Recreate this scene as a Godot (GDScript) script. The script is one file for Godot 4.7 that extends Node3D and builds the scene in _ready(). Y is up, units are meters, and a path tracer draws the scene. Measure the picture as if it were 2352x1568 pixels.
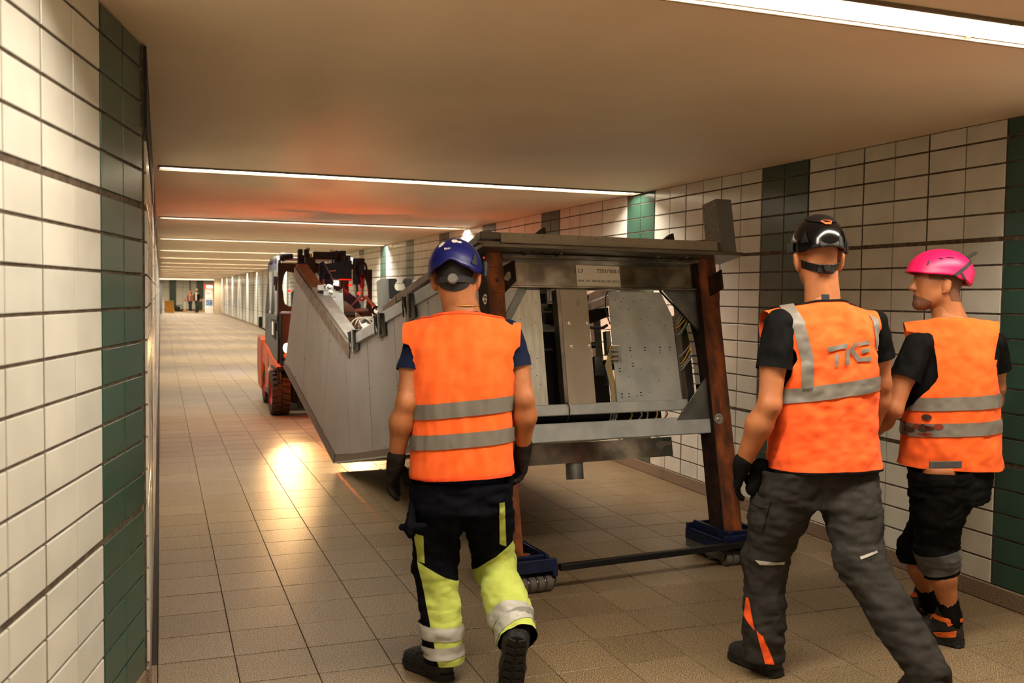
extends Node3D
# An underground passage: workers walk behind a section of an escalator that a forklift carries away.
const RIGHT := 4.145      # x of the tiled wall on the right
const LEFT := -0.045      # x of the tiled wall on the left
const TOP := 2.55         # ceiling height
var M := {}
var rng := RandomNumberGenerator.new()


func _ready() -> void:
	rng.seed = 7
	# --- camera
	var cam := Camera3D.new()
	cam.name = "camera"
	cam.fov = 39.41
	cam.near = 0.05
	cam.far = 300.0
	add_child(cam)
	var fwd := Vector3(0.34615, -0.04845, -0.93692).normalized()
	var up := Vector3(0.00498, 0.99881, -0.04981)
	var zc := -fwd
	var xc := up.cross(zc).normalized()
	cam.transform = Transform3D(Basis(xc, zc.cross(xc), zc), Vector3(0, 1.6, 0))
	var lens := CameraAttributesPhysical.new()
	lens.frustum_focal_length = 33.5
	lens.frustum_focus_distance = 5.2
	lens.exposure_aperture = 4.0
	cam.attributes = lens
	# --- environment: a closed passage, no sky
	var we := WorldEnvironment.new()
	we.name = "environment"
	var env := Environment.new()
	env.background_mode = Environment.BG_COLOR
	env.background_color = Color(0.01, 0.01, 0.01)
	env.tonemap_mode = Environment.TONE_MAPPER_LINEAR
	env.tonemap_exposure = 1.0
	env.sdfgi_enabled = true
	env.ssao_enabled = true
	env.ssil_enabled = true
	we.environment = env
	add_child(we)
	materials()
	# --- the setting with its lamps, then the things, large to small
	passage()
	lamp_rows()
	far_end()
	escalator_section()
	dollies()
	forklift()
	lifting_gear()
	worker_blue()
	worker_black()
	worker_pink()
	passers_by()


# ------------------------------------------------------------------ names and metas
func tag(o: Node, label := "", category := "", group := "", kind := "") -> void:
	if label: o.set_meta("label", label)
	if category: o.set_meta("category", category)
	if group: o.set_meta("group", group)
	if kind: o.set_meta("kind", kind)


func thing(called: String, label: String, category: String, t := Transform3D(), group := "") -> Node3D:
	var o := Node3D.new()
	o.name = called
	o.transform = t
	add_child(o, true)
	tag(o, label, category, group)
	return o


func part(called: String, mesh: Mesh, m: Material, parent: Node, t := Transform3D(), label := "") -> MeshInstance3D:
	var o := MeshInstance3D.new()
	o.name = called
	o.mesh = mesh
	if m: o.material_override = m
	o.transform = t
	parent.add_child(o, true)
	if label: o.set_meta("label", label)
	return o


func struct(called: String, mesh: Mesh, m: Material, t := Transform3D()) -> MeshInstance3D:
	var o := part(called, mesh, m, self, t)
	o.set_meta("kind", "structure")
	return o


func many(called: String, mesh: Mesh, m: Material, places: Array, parent: Node) -> void:
	var mm := MultiMesh.new()
	mm.transform_format = MultiMesh.TRANSFORM_3D
	mm.mesh = mesh
	mm.instance_count = places.size()
	for i in places.size():
		mm.set_instance_transform(i, places[i])
	var o := MultiMeshInstance3D.new()
	o.name = called
	o.multimesh = mm
	o.material_override = m
	o.set_meta("kind", "stuff")
	parent.add_child(o, true)


# ------------------------------------------------------------------ mesh building
class MB:
	var v := PackedVector3Array()
	var n := PackedVector3Array()
	var u := PackedVector2Array()

	func tri(a: Vector3, b: Vector3, c: Vector3, na := Vector3.ZERO, nb := Vector3.ZERO, nc := Vector3.ZERO) -> void:
		if na == Vector3.ZERO:
			na = (c - a).cross(b - a).normalized()
			nb = na
			nc = na
		elif (c - a).cross(b - a).dot(na + nb + nc) < 0.0:
			tri(a, c, b, na, nc, nb)
			return
		v.append_array([a, b, c])
		n.append_array([na, nb, nc])
		u.append_array([Vector2(a.x, a.y), Vector2(b.x, b.y), Vector2(c.x, c.y)])

	func quad(a: Vector3, b: Vector3, c: Vector3, d: Vector3) -> void:
		tri(a, b, c)
		tri(a, c, d)

	# a face whose outside lies along `out`
	func face(p: Array, out: Vector3) -> void:
		for i in range(1, p.size() - 1):
			var a: Vector3 = p[0]
			var b: Vector3 = p[i]
			var c: Vector3 = p[i + 1]
			if (c - a).cross(b - a).dot(out) < 0.0: tri(a, c, b)
			else: tri(a, b, c)

	func box(c: Vector3, s: Vector3, ch := 0.0, bs := Basis()) -> MB:
		var h := s * 0.5
		var k := minf(ch, minf(h.x, minf(h.y, h.z)) * 0.9)
		for ax in 3:
			for sg in [-1.0, 1.0]:
				var i := (ax + 1) % 3
				var j := (ax + 2) % 3
				var p := []
				for q in [[-1, -1], [1, -1], [1, 1], [-1, 1]]:
					var w := Vector3()
					w[ax] = sg * h[ax]
					w[i] = q[0] * (h[i] - k)
					w[j] = q[1] * (h[j] - k)
					p.append(c + bs * w)
				var o := Vector3()
				o[ax] = sg
				face(p, bs * o)
		if k > 0.0:
			for ax in 3:
				var i := (ax + 1) % 3
				var j := (ax + 2) % 3
				for q in [[-1, -1], [1, -1], [1, 1], [-1, 1]]:
					var p := []
					for e in [[-1, 0], [1, 0], [1, 1], [-1, 1]]:
						var w := Vector3()
						w[ax] = e[0] * (h[ax] - k)
						w[i] = q[0] * (h[i] - (k if e[1] == 0 else 0.0))
						w[j] = q[1] * (h[j] - (0.0 if e[1] == 0 else k))
						p.append(c + bs * w)
					var o := Vector3()
					o[i] = q[0]
					o[j] = q[1]
					face(p, bs * o)
			for sx in [-1, 1]:
				for sy in [-1, 1]:
					for sz in [-1, 1]:
						var g := Vector3(sx, sy, sz)
						var p := []
						for ax in 3:
							var w := g * (h - Vector3(k, k, k))
							w[ax] = g[ax] * h[ax]
							p.append(c + bs * w)
						face(p, bs * g)
		return self

	# a straight bar of square section from a to b; `side` is across, w wide, h high
	func bar(a: Vector3, b: Vector3, w: float, h: float, side := Vector3.RIGHT, ch := 0.0) -> MB:
		var y := (b - a).normalized()
		var x := (side - y * side.dot(y)).normalized()
		return box((a + b) * 0.5, Vector3(w, a.distance_to(b), h), ch, Basis(x, y, x.cross(y)))

	# a polygon (x, y) pushed along z from z0 to z1, placed by t
	func prism(poly: PackedVector2Array, z0: float, z1: float, t := Transform3D()) -> MB:
		var ids := Geometry2D.triangulate_polygon(poly)
		for z in [z0, z1]:
			var o := t.basis.z * (1.0 if z == maxf(z0, z1) else -1.0)
			for i in range(0, ids.size(), 3):
				face([t * Vector3(poly[ids[i]].x, poly[ids[i]].y, z), t * Vector3(poly[ids[i + 1]].x, poly[ids[i + 1]].y, z), t * Vector3(poly[ids[i + 2]].x, poly[ids[i + 2]].y, z)], o)
		var cw := Geometry2D.is_polygon_clockwise(poly)
		for i in poly.size():
			var a := poly[i]
			var b := poly[(i + 1) % poly.size()]
			var e := b - a
			var o2 := Vector3(e.y, -e.x, 0) * (-1.0 if cw else 1.0)
			face([t * Vector3(a.x, a.y, z0), t * Vector3(b.x, b.y, z0), t * Vector3(b.x, b.y, z1), t * Vector3(a.x, a.y, z1)], t.basis * o2)
		return self

	# a round tube along points
	func tube(pts: Array, r, seg := 10, caps := true) -> MB:
		var rings := []
		var prev := Vector3.ZERO
		for i in pts.size():
			var d: Vector3 = (pts[mini(i + 1, pts.size() - 1)] - pts[maxi(i - 1, 0)]).normalized()
			if prev == Vector3.ZERO:
				prev = d.cross(Vector3.UP if absf(d.y) < 0.9 else Vector3.RIGHT).normalized()
			prev = (prev - d * prev.dot(d)).normalized()
			var w := d.cross(prev)
			var rr: float = r[i] if r is Array else r
			var ring := []
			for k in seg:
				var an := TAU * k / seg
				var o := prev * cos(an) + w * sin(an)
				ring.append([pts[i] + o * rr, o])
			rings.append(ring)
		for i in pts.size() - 1:
			for k in seg:
				var a: Array = rings[i][k]
				var b: Array = rings[i][(k + 1) % seg]
				var c: Array = rings[i + 1][(k + 1) % seg]
				var d: Array = rings[i + 1][k]
				tri(a[0], b[0], c[0], a[1], b[1], c[1])
				tri(a[0], c[0], d[0], a[1], c[1], d[1])
		if caps:
			for e in [0, pts.size() - 1]:
				var p := []
				for q in rings[e]: p.append(q[0])
				face(p, (pts[0] - pts[1]) if e == 0 else (pts[e] - pts[e - 1]))
		return self

	# profile of (radius, height) pairs turned round the y axis of t
	func lathe(prof: Array, seg: int, t := Transform3D(), smooth := false) -> MB:
		for i in prof.size() - 1:
			var p: Vector2 = prof[i]
			var q: Vector2 = prof[i + 1]
			for k in seg:
				var a := TAU * k / seg
				var b := TAU * (k + 1) / seg
				var da := Vector3(cos(a), 0, sin(a))
				var db := Vector3(cos(b), 0, sin(b))
				var o := Vector3(q.y - p.y, -(q.x - p.x), 0)
				var na := (t.basis * (da * o.x + Vector3.UP * o.y)).normalized()
				var nb := (t.basis * (db * o.x + Vector3.UP * o.y)).normalized()
				var A := t * (da * p.x + Vector3.UP * p.y)
				var B := t * (db * p.x + Vector3.UP * p.y)
				var C := t * (db * q.x + Vector3.UP * q.y)
				var D := t * (da * q.x + Vector3.UP * q.y)
				if p.x > 1e-6: tri(A, B, C, na, nb, nb)
				if q.x > 1e-6: tri(A, C, D, na, nb, na)
		return self

	func done() -> ArrayMesh:
		var m := ArrayMesh.new()
		var a := []
		a.resize(Mesh.ARRAY_MAX)
		a[Mesh.ARRAY_VERTEX] = v
		a[Mesh.ARRAY_NORMAL] = n
		a[Mesh.ARRAY_TEX_UV] = u
		m.add_surface_from_arrays(Mesh.PRIMITIVE_TRIANGLES, a)
		return m


func poly(a: Array) -> PackedVector2Array:
	var p := PackedVector2Array()
	for i in range(0, a.size(), 2): p.append(Vector2(a[i], a[i + 1]))
	return p


func spline(pts: Array, per := 6) -> Array:
	var c := Curve3D.new()
	for i in pts.size():
		var t: Vector3 = (pts[mini(i + 1, pts.size() - 1)] - pts[maxi(i - 1, 0)]) / 6.0
		c.add_point(pts[i], -t, t)
	var out := []
	var n := (pts.size() - 1) * per
	for i in n + 1: out.append(c.sample((i / per) if i < n else pts.size() - 2, float(i % per) / per if i < n else 1.0))
	return out


func at(x: float, y: float, z: float) -> Transform3D:
	return Transform3D(Basis(), Vector3(x, y, z))


# ------------------------------------------------------------------ materials
func plain(c: Color, rough := 0.6, metal := 0.0) -> StandardMaterial3D:
	var m := StandardMaterial3D.new()
	m.albedo_color = c
	m.roughness = rough
	m.metallic = metal
	return m


func noise_tex(freq: float, a: Color, b: Color, octaves := 4, lo := 0.0, hi := 1.0, kind := FastNoiseLite.TYPE_SIMPLEX_SMOOTH, size := 512) -> NoiseTexture2D:
	var f := FastNoiseLite.new()
	f.noise_type = kind
	f.frequency = freq
	f.fractal_octaves = octaves
	f.seed = 3
	var g := Gradient.new()
	g.set_color(0, a)
	g.set_color(1, b)
	g.set_offset(0, lo)
	g.set_offset(1, hi)
	var t := NoiseTexture2D.new()
	t.width = size
	t.height = size
	t.seamless = true
	t.noise = f
	t.color_ramp = g
	return t


func bump_tex(freq: float, octaves := 4, size := 512) -> NoiseTexture2D:
	return noise_tex(freq, Color.BLACK, Color.WHITE, octaves, 0.0, 1.0, FastNoiseLite.TYPE_SIMPLEX_SMOOTH, size)


# colour from noise laid on by the object's (or the world's) own axes
func mottled(a: Color, b: Color, freq: float, scale: float, rough := 0.6, metal := 0.0, lo := 0.3, hi := 0.7, octaves := 4, stretch := Vector3.ONE, world := false) -> StandardMaterial3D:
	var m := plain(Color.WHITE, rough, metal)
	m.albedo_texture = noise_tex(freq, a, b, octaves, lo, hi)
	m.uv1_triplanar = true
	m.uv1_world_triplanar = world
	m.uv1_scale = stretch * scale
	return m


func relief(m: StandardMaterial3D, freq: float, cm: float, octaves := 4) -> StandardMaterial3D:
	m.heightmap_enabled = true
	m.heightmap_texture = bump_tex(freq, octaves)
	m.heightmap_scale = cm
	return m


func glow(c: Color, e: float) -> StandardMaterial3D:
	var m := plain(c, 0.5)
	m.emission_enabled = true
	m.emission = c
	m.emission_energy_multiplier = e
	return m


func materials() -> void:
	M.grout = mottled(Color(0.25, 0.20, 0.145), Color(0.37, 0.31, 0.24), 0.02, 1.5, 0.9, 0.0, 0.3, 0.7, 4, Vector3.ONE, true)
	M.tile = []
	for k in 3:
		var c: Color = [Color(0.81, 0.80, 0.745), Color(0.83, 0.82, 0.765), Color(0.79, 0.785, 0.735)][k]
		var m := mottled(c.darkened(0.03), c.lightened(0.04), 0.006, 0.9, 0.22, 0.0, 0.3, 0.7, 3, Vector3.ONE, true)
		m.metallic_specular = 0.5
		M.tile.append(m)
	M.green = []
	for k in 2:
		var c: Color = [Color(0.165, 0.285, 0.23), Color(0.18, 0.30, 0.245)][k]
		M.green.append(mottled(c.darkened(0.03), c.lightened(0.015), 0.004, 0.7, 0.25, 0.0, 0.3, 0.7, 3, Vector3.ONE, true))
	M.floor = []
	for k in 3:
		var d: float = [0.0, 0.018, -0.018][k]
		var m := mottled(Color(0.27 + d, 0.225 + d, 0.15 + d), Color(0.70 + d, 0.60 + d, 0.455 + d), 0.12, 2.3, 0.33, 0.0, 0.34, 0.68, 3, Vector3.ONE, true)
		m.roughness_texture = noise_tex(0.03, Color(0.75, 0.75, 0.75), Color.WHITE, 4)
		m.roughness = 0.48
		m.normal_enabled = true
		var nt := noise_tex(0.12, Color.BLACK, Color.WHITE, 3)
		nt.color_ramp = null
		nt.as_normal_map = true
		nt.bump_strength = 1.2
		m.normal_texture = nt
		m.normal_scale = 0.35
		M.floor.append(m)
	M.joint = plain(Color(0.19, 0.16, 0.13), 0.85)
	M.skirt = mottled(Color(0.36, 0.30, 0.24), Color(0.60, 0.52, 0.42), 0.1, 2.3, 0.45, 0.0, 0.3, 0.7, 3, Vector3.ONE, true)
	M.ceiling = mottled(Color(0.90, 0.82, 0.70), Color(0.92, 0.84, 0.725), 0.004, 0.35, 0.6, 0.0, 0.3, 0.7, 4, Vector3.ONE, true)
	M.fill_glow = glow(Color(1.0, 0.90, 0.76), 0.5)  # glow of the added fill panel behind the eye
	M.black = plain(Color(0.025, 0.022, 0.02), 0.7)
	M.white_metal = plain(Color(0.85, 0.83, 0.78), 0.35)
	M.rim = plain(Color(0.42, 0.34, 0.25), 0.5)
	M.tube = glow(Color(1.0, 0.93, 0.80), 4.0)
	# metals of the escalator
	M.sheet = mottled(Color(0.66, 0.67, 0.665), Color(0.70, 0.71, 0.705), 0.004, 0.6, 0.36, 0.45, 0.25, 0.75, 4, Vector3(1, 1, 1))
	M.sheet_edge = plain(Color(0.52, 0.50, 0.48), 0.4, 0.8)
	M.galv_mid = mottled(Color(0.52, 0.52, 0.50), Color(0.62, 0.62, 0.595), 0.012, 1.4, 0.45, 0.35, 0.2, 0.8, 5)
	M.strip = mottled(Color(0.50, 0.45, 0.40), Color(0.60, 0.55, 0.49), 0.01, 1.2, 0.45, 0.4)
	M.galv = mottled(Color(0.66, 0.675, 0.67), Color(0.74, 0.755, 0.74), 0.008, 1.0, 0.42, 0.25, 0.25, 0.75, 5)
	M.galv_dark = mottled(Color(0.37, 0.37, 0.36), Color(0.48, 0.48, 0.46), 0.008, 1.0, 0.4, 0.75, 0.2, 0.8, 5)
	M.steel = mottled(Color(0.42, 0.385, 0.34), Color(0.50, 0.46, 0.41), 0.006, 1.2, 0.36, 0.75, 0.25, 0.75, 4, Vector3(0.5, 1, 1))
	M.stainless = mottled(Color(0.42, 0.40, 0.37), Color(0.62, 0.59, 0.55), 0.006, 1.6, 0.16, 0.95, 0.2, 0.8, 4)
	M.brushed = mottled(Color(0.63, 0.58, 0.505), Color(0.67, 0.62, 0.54), 0.006, 1.0, 0.5, 0.2, 0.2, 0.8, 4, Vector3(1, 0.6, 1))
	M.bright = mottled(Color(0.72, 0.705, 0.65), Color(0.80, 0.785, 0.73), 0.02, 1.6, 0.36, 0.4, 0.2, 0.8, 4, Vector3(2.0, 0.3, 1))
	M.rust = mottled(Color(0.27, 0.125, 0.035), Color(0.56, 0.285, 0.08), 0.008, 1.2, 0.7, 0.1, 0.2, 0.8, 5, Vector3(1.6, 0.8, 1.6))
	M.rust_dark = mottled(Color(0.09, 0.045, 0.025), Color(0.24, 0.11, 0.05), 0.012, 1.6, 0.8, 0.1, 0.25, 0.75, 5)
	M.brown_steel = mottled(Color(0.34, 0.24, 0.17), Color(0.48, 0.35, 0.25), 0.01, 1.6, 0.5, 0.35, 0.25, 0.75, 5)
	M.iron = plain(Color(0.06, 0.055, 0.05), 0.5, 0.3)
	M.bolt = plain(Color(0.80, 0.79, 0.76), 0.22, 0.9)
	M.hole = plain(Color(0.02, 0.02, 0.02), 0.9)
	M.paper = plain(Color(0.93, 0.90, 0.84), 0.7)
	M.ink = plain(Color(0.06, 0.055, 0.05), 0.8)
	M.cable = plain(Color(0.62, 0.60, 0.56), 0.5)
	M.cable_yellow = plain(Color(0.78, 0.62, 0.12), 0.5)
	M.cable_green = plain(Color(0.08, 0.45, 0.16), 0.5)
	M.cable_orange = plain(Color(0.9, 0.33, 0.06), 0.5)
	M.plastic = plain(Color(0.03, 0.03, 0.03), 0.45)
	M.stone = relief(mottled(Color(0.50, 0.485, 0.46), Color(0.62, 0.60, 0.57), 0.03, 2.0, 0.85, 0.0, 0.1, 0.9), 0.03, 0.4)
	# dollies and forklift
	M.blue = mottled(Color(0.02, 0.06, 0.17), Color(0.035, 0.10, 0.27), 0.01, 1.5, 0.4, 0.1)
	M.blue_lit = mottled(Color(0.03, 0.09, 0.26), Color(0.05, 0.15, 0.38), 0.01, 1.5, 0.4, 0.1)  # lighter copy of blue, the lit side put into the colour
	M.beige = plain(Color(0.72, 0.63, 0.50), 0.6)
	M.yellow = plain(Color(0.85, 0.62, 0.22), 0.6)
	M.roller = plain(Color(0.33, 0.30, 0.26), 0.6)
	M.orange_paint = plain(Color(0.82, 0.32, 0.12), 0.4)
	M.grey_paint = plain(Color(0.24, 0.24, 0.235), 0.4)
	M.grey_light = plain(Color(0.42, 0.42, 0.40), 0.4)
	M.dark_paint = plain(Color(0.045, 0.038, 0.033), 0.45, 0.1)
	M.tyre = mottled(Color(0.20, 0.145, 0.09), Color(0.30, 0.22, 0.14), 0.02, 2.0, 0.85)
	M.glass = plain(Color(0.85, 0.9, 0.9, 0.12), 0.05)
	M.glass.transparency = BaseMaterial3D.TRANSPARENCY_ALPHA
	M.red_glow = glow(Color(1.0, 0.06, 0.02), 6.0)
	M.lamp_glow = glow(Color(1.0, 0.86, 0.62), 5.0)
	M.amber = plain(Color(0.9, 0.42, 0.05), 0.25)
	M.chain_red = plain(Color(0.55, 0.05, 0.03), 0.45)
	M.webbing = plain(Color(0.16, 0.12, 0.08), 0.8)


# ------------------------------------------------------------------ the passage
# one glazed tile lying in the xy plane, its face towards +z, proud of the grout
func tile_mesh(w: float, h: float, d: float, ch: float) -> ArrayMesh:
	var b := MB.new()
	var x := w / 2
	var y := h / 2
	var f := [Vector3(-x + ch, -y + ch, d), Vector3(x - ch, -y + ch, d), Vector3(x - ch, y - ch, d), Vector3(-x + ch, y - ch, d)]
	var e := [Vector3(-x, -y, d - ch), Vector3(x, -y, d - ch), Vector3(x, y, d - ch), Vector3(-x, y, d - ch)]
	var g := [Vector3(-x, -y, -0.004), Vector3(x, -y, -0.004), Vector3(x, y, -0.004), Vector3(-x, y, -0.004)]
	b.face(f, Vector3.BACK)
	for i in 4:
		var j := (i + 1) % 4
		var o: Vector3 = e[i] + e[j]
		o.z = 0
		b.face([e[i], e[j], f[j], f[i]], o + Vector3.BACK * 0.01)
		b.face([g[i], g[j], e[j], e[i]], o)
	return b.done()


# heights of the tile rows: [bottom, height]; wider joints above the fifth and the fourteenth row
func tile_rows() -> Array:
	var rows := []
	var y := 0.103
	for k in 19:
		var h := minf(0.119, TOP - 0.004 - y)
		rows.append([y, h])
		y += 0.1292
		if k == 4 or k == 13: y += 0.014
	return rows


# columns of a tiled wall along its own x axis, in pairs; a stripe of two green columns after every six white ones
func tile_columns(n0: int, n1: int) -> Array:
	var cols := []
	for k in range(n0, n1):
		var pair := floorf(k / 2.0)
		var x := pair * 0.5385 + (0.1365 if posmod(k, 2) == 0 else 0.402)
		cols.append([x, posmod(k, 8) < 2])
	return cols


# tiles n0..n1 of a wall placed by t (x along the wall, y up, z out of it); the first `single` columns one by one
func lay_tiles(t: Transform3D, n0: int, n1: int, single0: int, single1: int, parent: Node) -> void:
	var full := tile_mesh(0.2585, 0.119, 0.006, 0.002)
	var top := tile_mesh(0.2585, (tile_rows()[18][1]), 0.006, 0.002)
	var white := []
	var green := []
	var k := n0
	for c in tile_columns(n0, n1):
		for r in tile_rows():
			var p: Transform3D = t * Transform3D(Basis().rotated(Vector3.UP, rng.randf_range(-0.0025, 0.0025)).rotated(Vector3.RIGHT, rng.randf_range(-0.003, 0.003)), Vector3(c[0], r[0] + r[1] / 2, rng.randf_range(0.0, 0.0012)))
			var short: bool = r[1] < 0.118
			if k >= single0 and k < single1:
				part("wall_tile", top if short else full, M.green[rng.randi() % 2] if c[1] else M.tile[rng.randi() % 3], parent, p)
			else:
				if short: p = p * Transform3D(Basis.from_scale(Vector3(1, r[1] / 0.119, 1)), Vector3.ZERO)
				(green if c[1] else white).append(p)
		k += 1
	if white: many("white_tiles", full, M.tile[0], white, parent)
	if green: many("green_tiles", full, M.green[0], green, parent)


func passage() -> void:
	# floor slab with its tiles
	var fl := struct("floor", MB.new().box(Vector3(1.5, -0.106, -38), Vector3(15, 0.2, 96)).done(), M.joint)
	var ft := tile_mesh(0.3145, 0.3135, 0.005, 0.0015)
	var rest := [[], [], []]
	var dark_rows := [0, 22, 44]
	for row in range(-36, 246):
		for c in range(-5 if row < 1 else 0, 14):
			var z := -4.13 - 0.3175 * row
			var x := 0.141 + 0.318 * c
			if c == 0 and row >= 1: x += 0.0
			var p := Transform3D(Basis(Vector3.RIGHT, Vector3.FORWARD, Vector3.UP), Vector3(x, -0.006 + rng.randf_range(0, 0.0008), z))
			p.basis = p.basis.rotated(Vector3.RIGHT, rng.randf_range(-0.002, 0.002)).rotated(Vector3.BACK, rng.randf_range(-0.002, 0.002))
			if row in dark_rows: p = p * Transform3D(Basis.from_scale(Vector3(1, 0.965, 1)), Vector3.ZERO)
			var k := rng.randi() % 3
			if row >= -2 and row < 19 and c >= 0: part("floor_tile", ft, M.floor[k], fl, p)
			else: rest[k].append(p)
	for k in 3: many("floor_tiles", ft, M.floor[k], rest[k], fl)
	# right wall
	var wr := struct("wall_right", MB.new().box(Vector3(RIGHT + 0.15, TOP / 2, -32.0), Vector3(0.3, TOP + 0.3, 80)).done(), M.grout)
	# x axis of the tile plane runs along -z (away), its z axis points to -x (into the passage)
	var tr := Transform3D(Basis(Vector3.FORWARD, Vector3.UP, Vector3.LEFT), Vector3(RIGHT, 0, -3.267))
	lay_tiles(tr, -36, 254, 1, 16, wr)
	struct("baseboard_right", MB.new().box(Vector3(RIGHT - 0.002, 0.0485, -32.0), Vector3(0.02, 0.099, 80), 0.006).done(), M.skirt)
	# left wall of the passage, nearly end-on to the eye, with a black strip under the ceiling
	var wl := struct("wall_left", MB.new().box(Vector3(LEFT - 0.162, TOP / 2, -37.99), Vector3(0.3, TOP + 0.3, 68)).done(), M.grout)
	var tl := Transform3D(Basis(Vector3.BACK, Vector3.UP, Vector3.RIGHT), Vector3(LEFT - 0.009, 0, -4.05))
	var fullm := tile_mesh(0.2585, 0.119, 0.006, 0.002)
	var w2 := []
	var g2 := []
	for c in tile_columns(-250, 0):
		for r in tile_rows().slice(0, 16):
			(g2 if c[1] else w2).append(tl * Transform3D(Basis().rotated(Vector3.UP, rng.randf_range(-0.004, 0.004)), Vector3(c[0], r[0] + r[1] / 2, rng.randf_range(0, 0.002))))
	many("white_tiles", fullm, M.tile[0], w2, wl)
	many("green_tiles", fullm, M.green[0], g2, wl)
	struct("trim_1", MB.new().box(Vector3(LEFT - 0.008, 2.39, -37.99), Vector3(0.016, 0.31, 67.98)).done(), M.black)
	struct("baseboard_left", MB.new().box(Vector3(LEFT - 0.008, 0.0485, -37.99), Vector3(0.022, 0.099, 67.98), 0.006).done(), M.skirt)
	# the canted wall on the left: it ends at the corner where the passage narrows
	var a := deg_to_rad(13.0)
	var dr := Vector3(-sin(a), 0, cos(a))
	var nn := Vector3(cos(a), 0, sin(a))
	var corner := Vector3(-0.062, 0, -3.985)
	var cant := Transform3D(Basis(-dr, Vector3.UP, nn), corner)
	var wc := struct("wall_left_near", MB.new().box(Vector3(-4.3, TOP / 2, -0.156), Vector3(8.6, TOP + 0.3, 0.3)).done(), M.grout, cant)
	lay_tiles(at(0, 0, -0.006), -32, 0, -8, 0, wc)
	var gr: Array = wc.get_children().filter(func(o): return o is MeshInstance3D and o.position.x > -0.55)
	for o in gr: o.material_override = M.green[rng.randi() % 2]
	for o in wc.get_children().filter(func(q): return q is MeshInstance3D and q.position.x < -0.55): o.material_override = M.tile[rng.randi() % 3]
	struct("trim_2", MB.new().box(Vector3(-0.003, TOP / 2, -0.014), Vector3(0.012, TOP, 0.024), 0.003).done(), M.rim, cant)
	struct("baseboard_left_near", MB.new().box(Vector3(-4.3, 0.0485, -0.004), Vector3(8.6, 0.099, 0.02), 0.006).done(), M.skirt, cant)
	# behind the eye
	struct("wall_behind", MB.new().box(Vector3(1.5, TOP / 2, 4.6), Vector3(9, TOP + 0.3, 0.3)).done(), M.tile[1])
	# a glowing panel added behind the eye as fill for ceiling and backs
	struct("fill_panel_1", MB.new().box(Vector3(1.6, 0.62, 4.43), Vector3(4.4, 0.9, 0.04)).done(), M.fill_glow)
	var wl2 := AreaLight3D.new()
	wl2.name = "fill_light"
	wl2.area_size = Vector2(4.4, 0.9)
	wl2.light_color = Color(1.0, 0.90, 0.76)
	wl2.light_energy = 3.2
	wl2.shadow_enabled = true
	wl2.area_range = 30.0
	wl2.position = Vector3(1.6, 0.62, 4.39)
	add_child(wl2)
	# ceiling: one slab between each two lamp slots
	var b := MB.new()
	var edges := [4.8]
	for k in range(-1, 14):
		edges.append(lamp_z(k) + 0.105)
		edges.append(lamp_z(k) - 0.105)
	edges.append(-83.0)
	for i in range(0, edges.size(), 2):
		b.box(Vector3(1.5, TOP + 0.06, (edges[i] + edges[i + 1]) / 2), Vector3(15, 0.12, edges[i] - edges[i + 1]))
	for k in range(-1, 14):
		b.box(Vector3(-3.0, TOP + 0.06, lamp_z(k)), Vector3(6.0, 0.12, 0.21))
		b.box(Vector3(6.55, TOP + 0.06, lamp_z(k)), Vector3(4.9, 0.12, 0.21))
	struct("ceiling", b.done(), M.ceiling)


func lamp_z(k: int) -> float:
	return -2.6 - 5.262 * k


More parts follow.
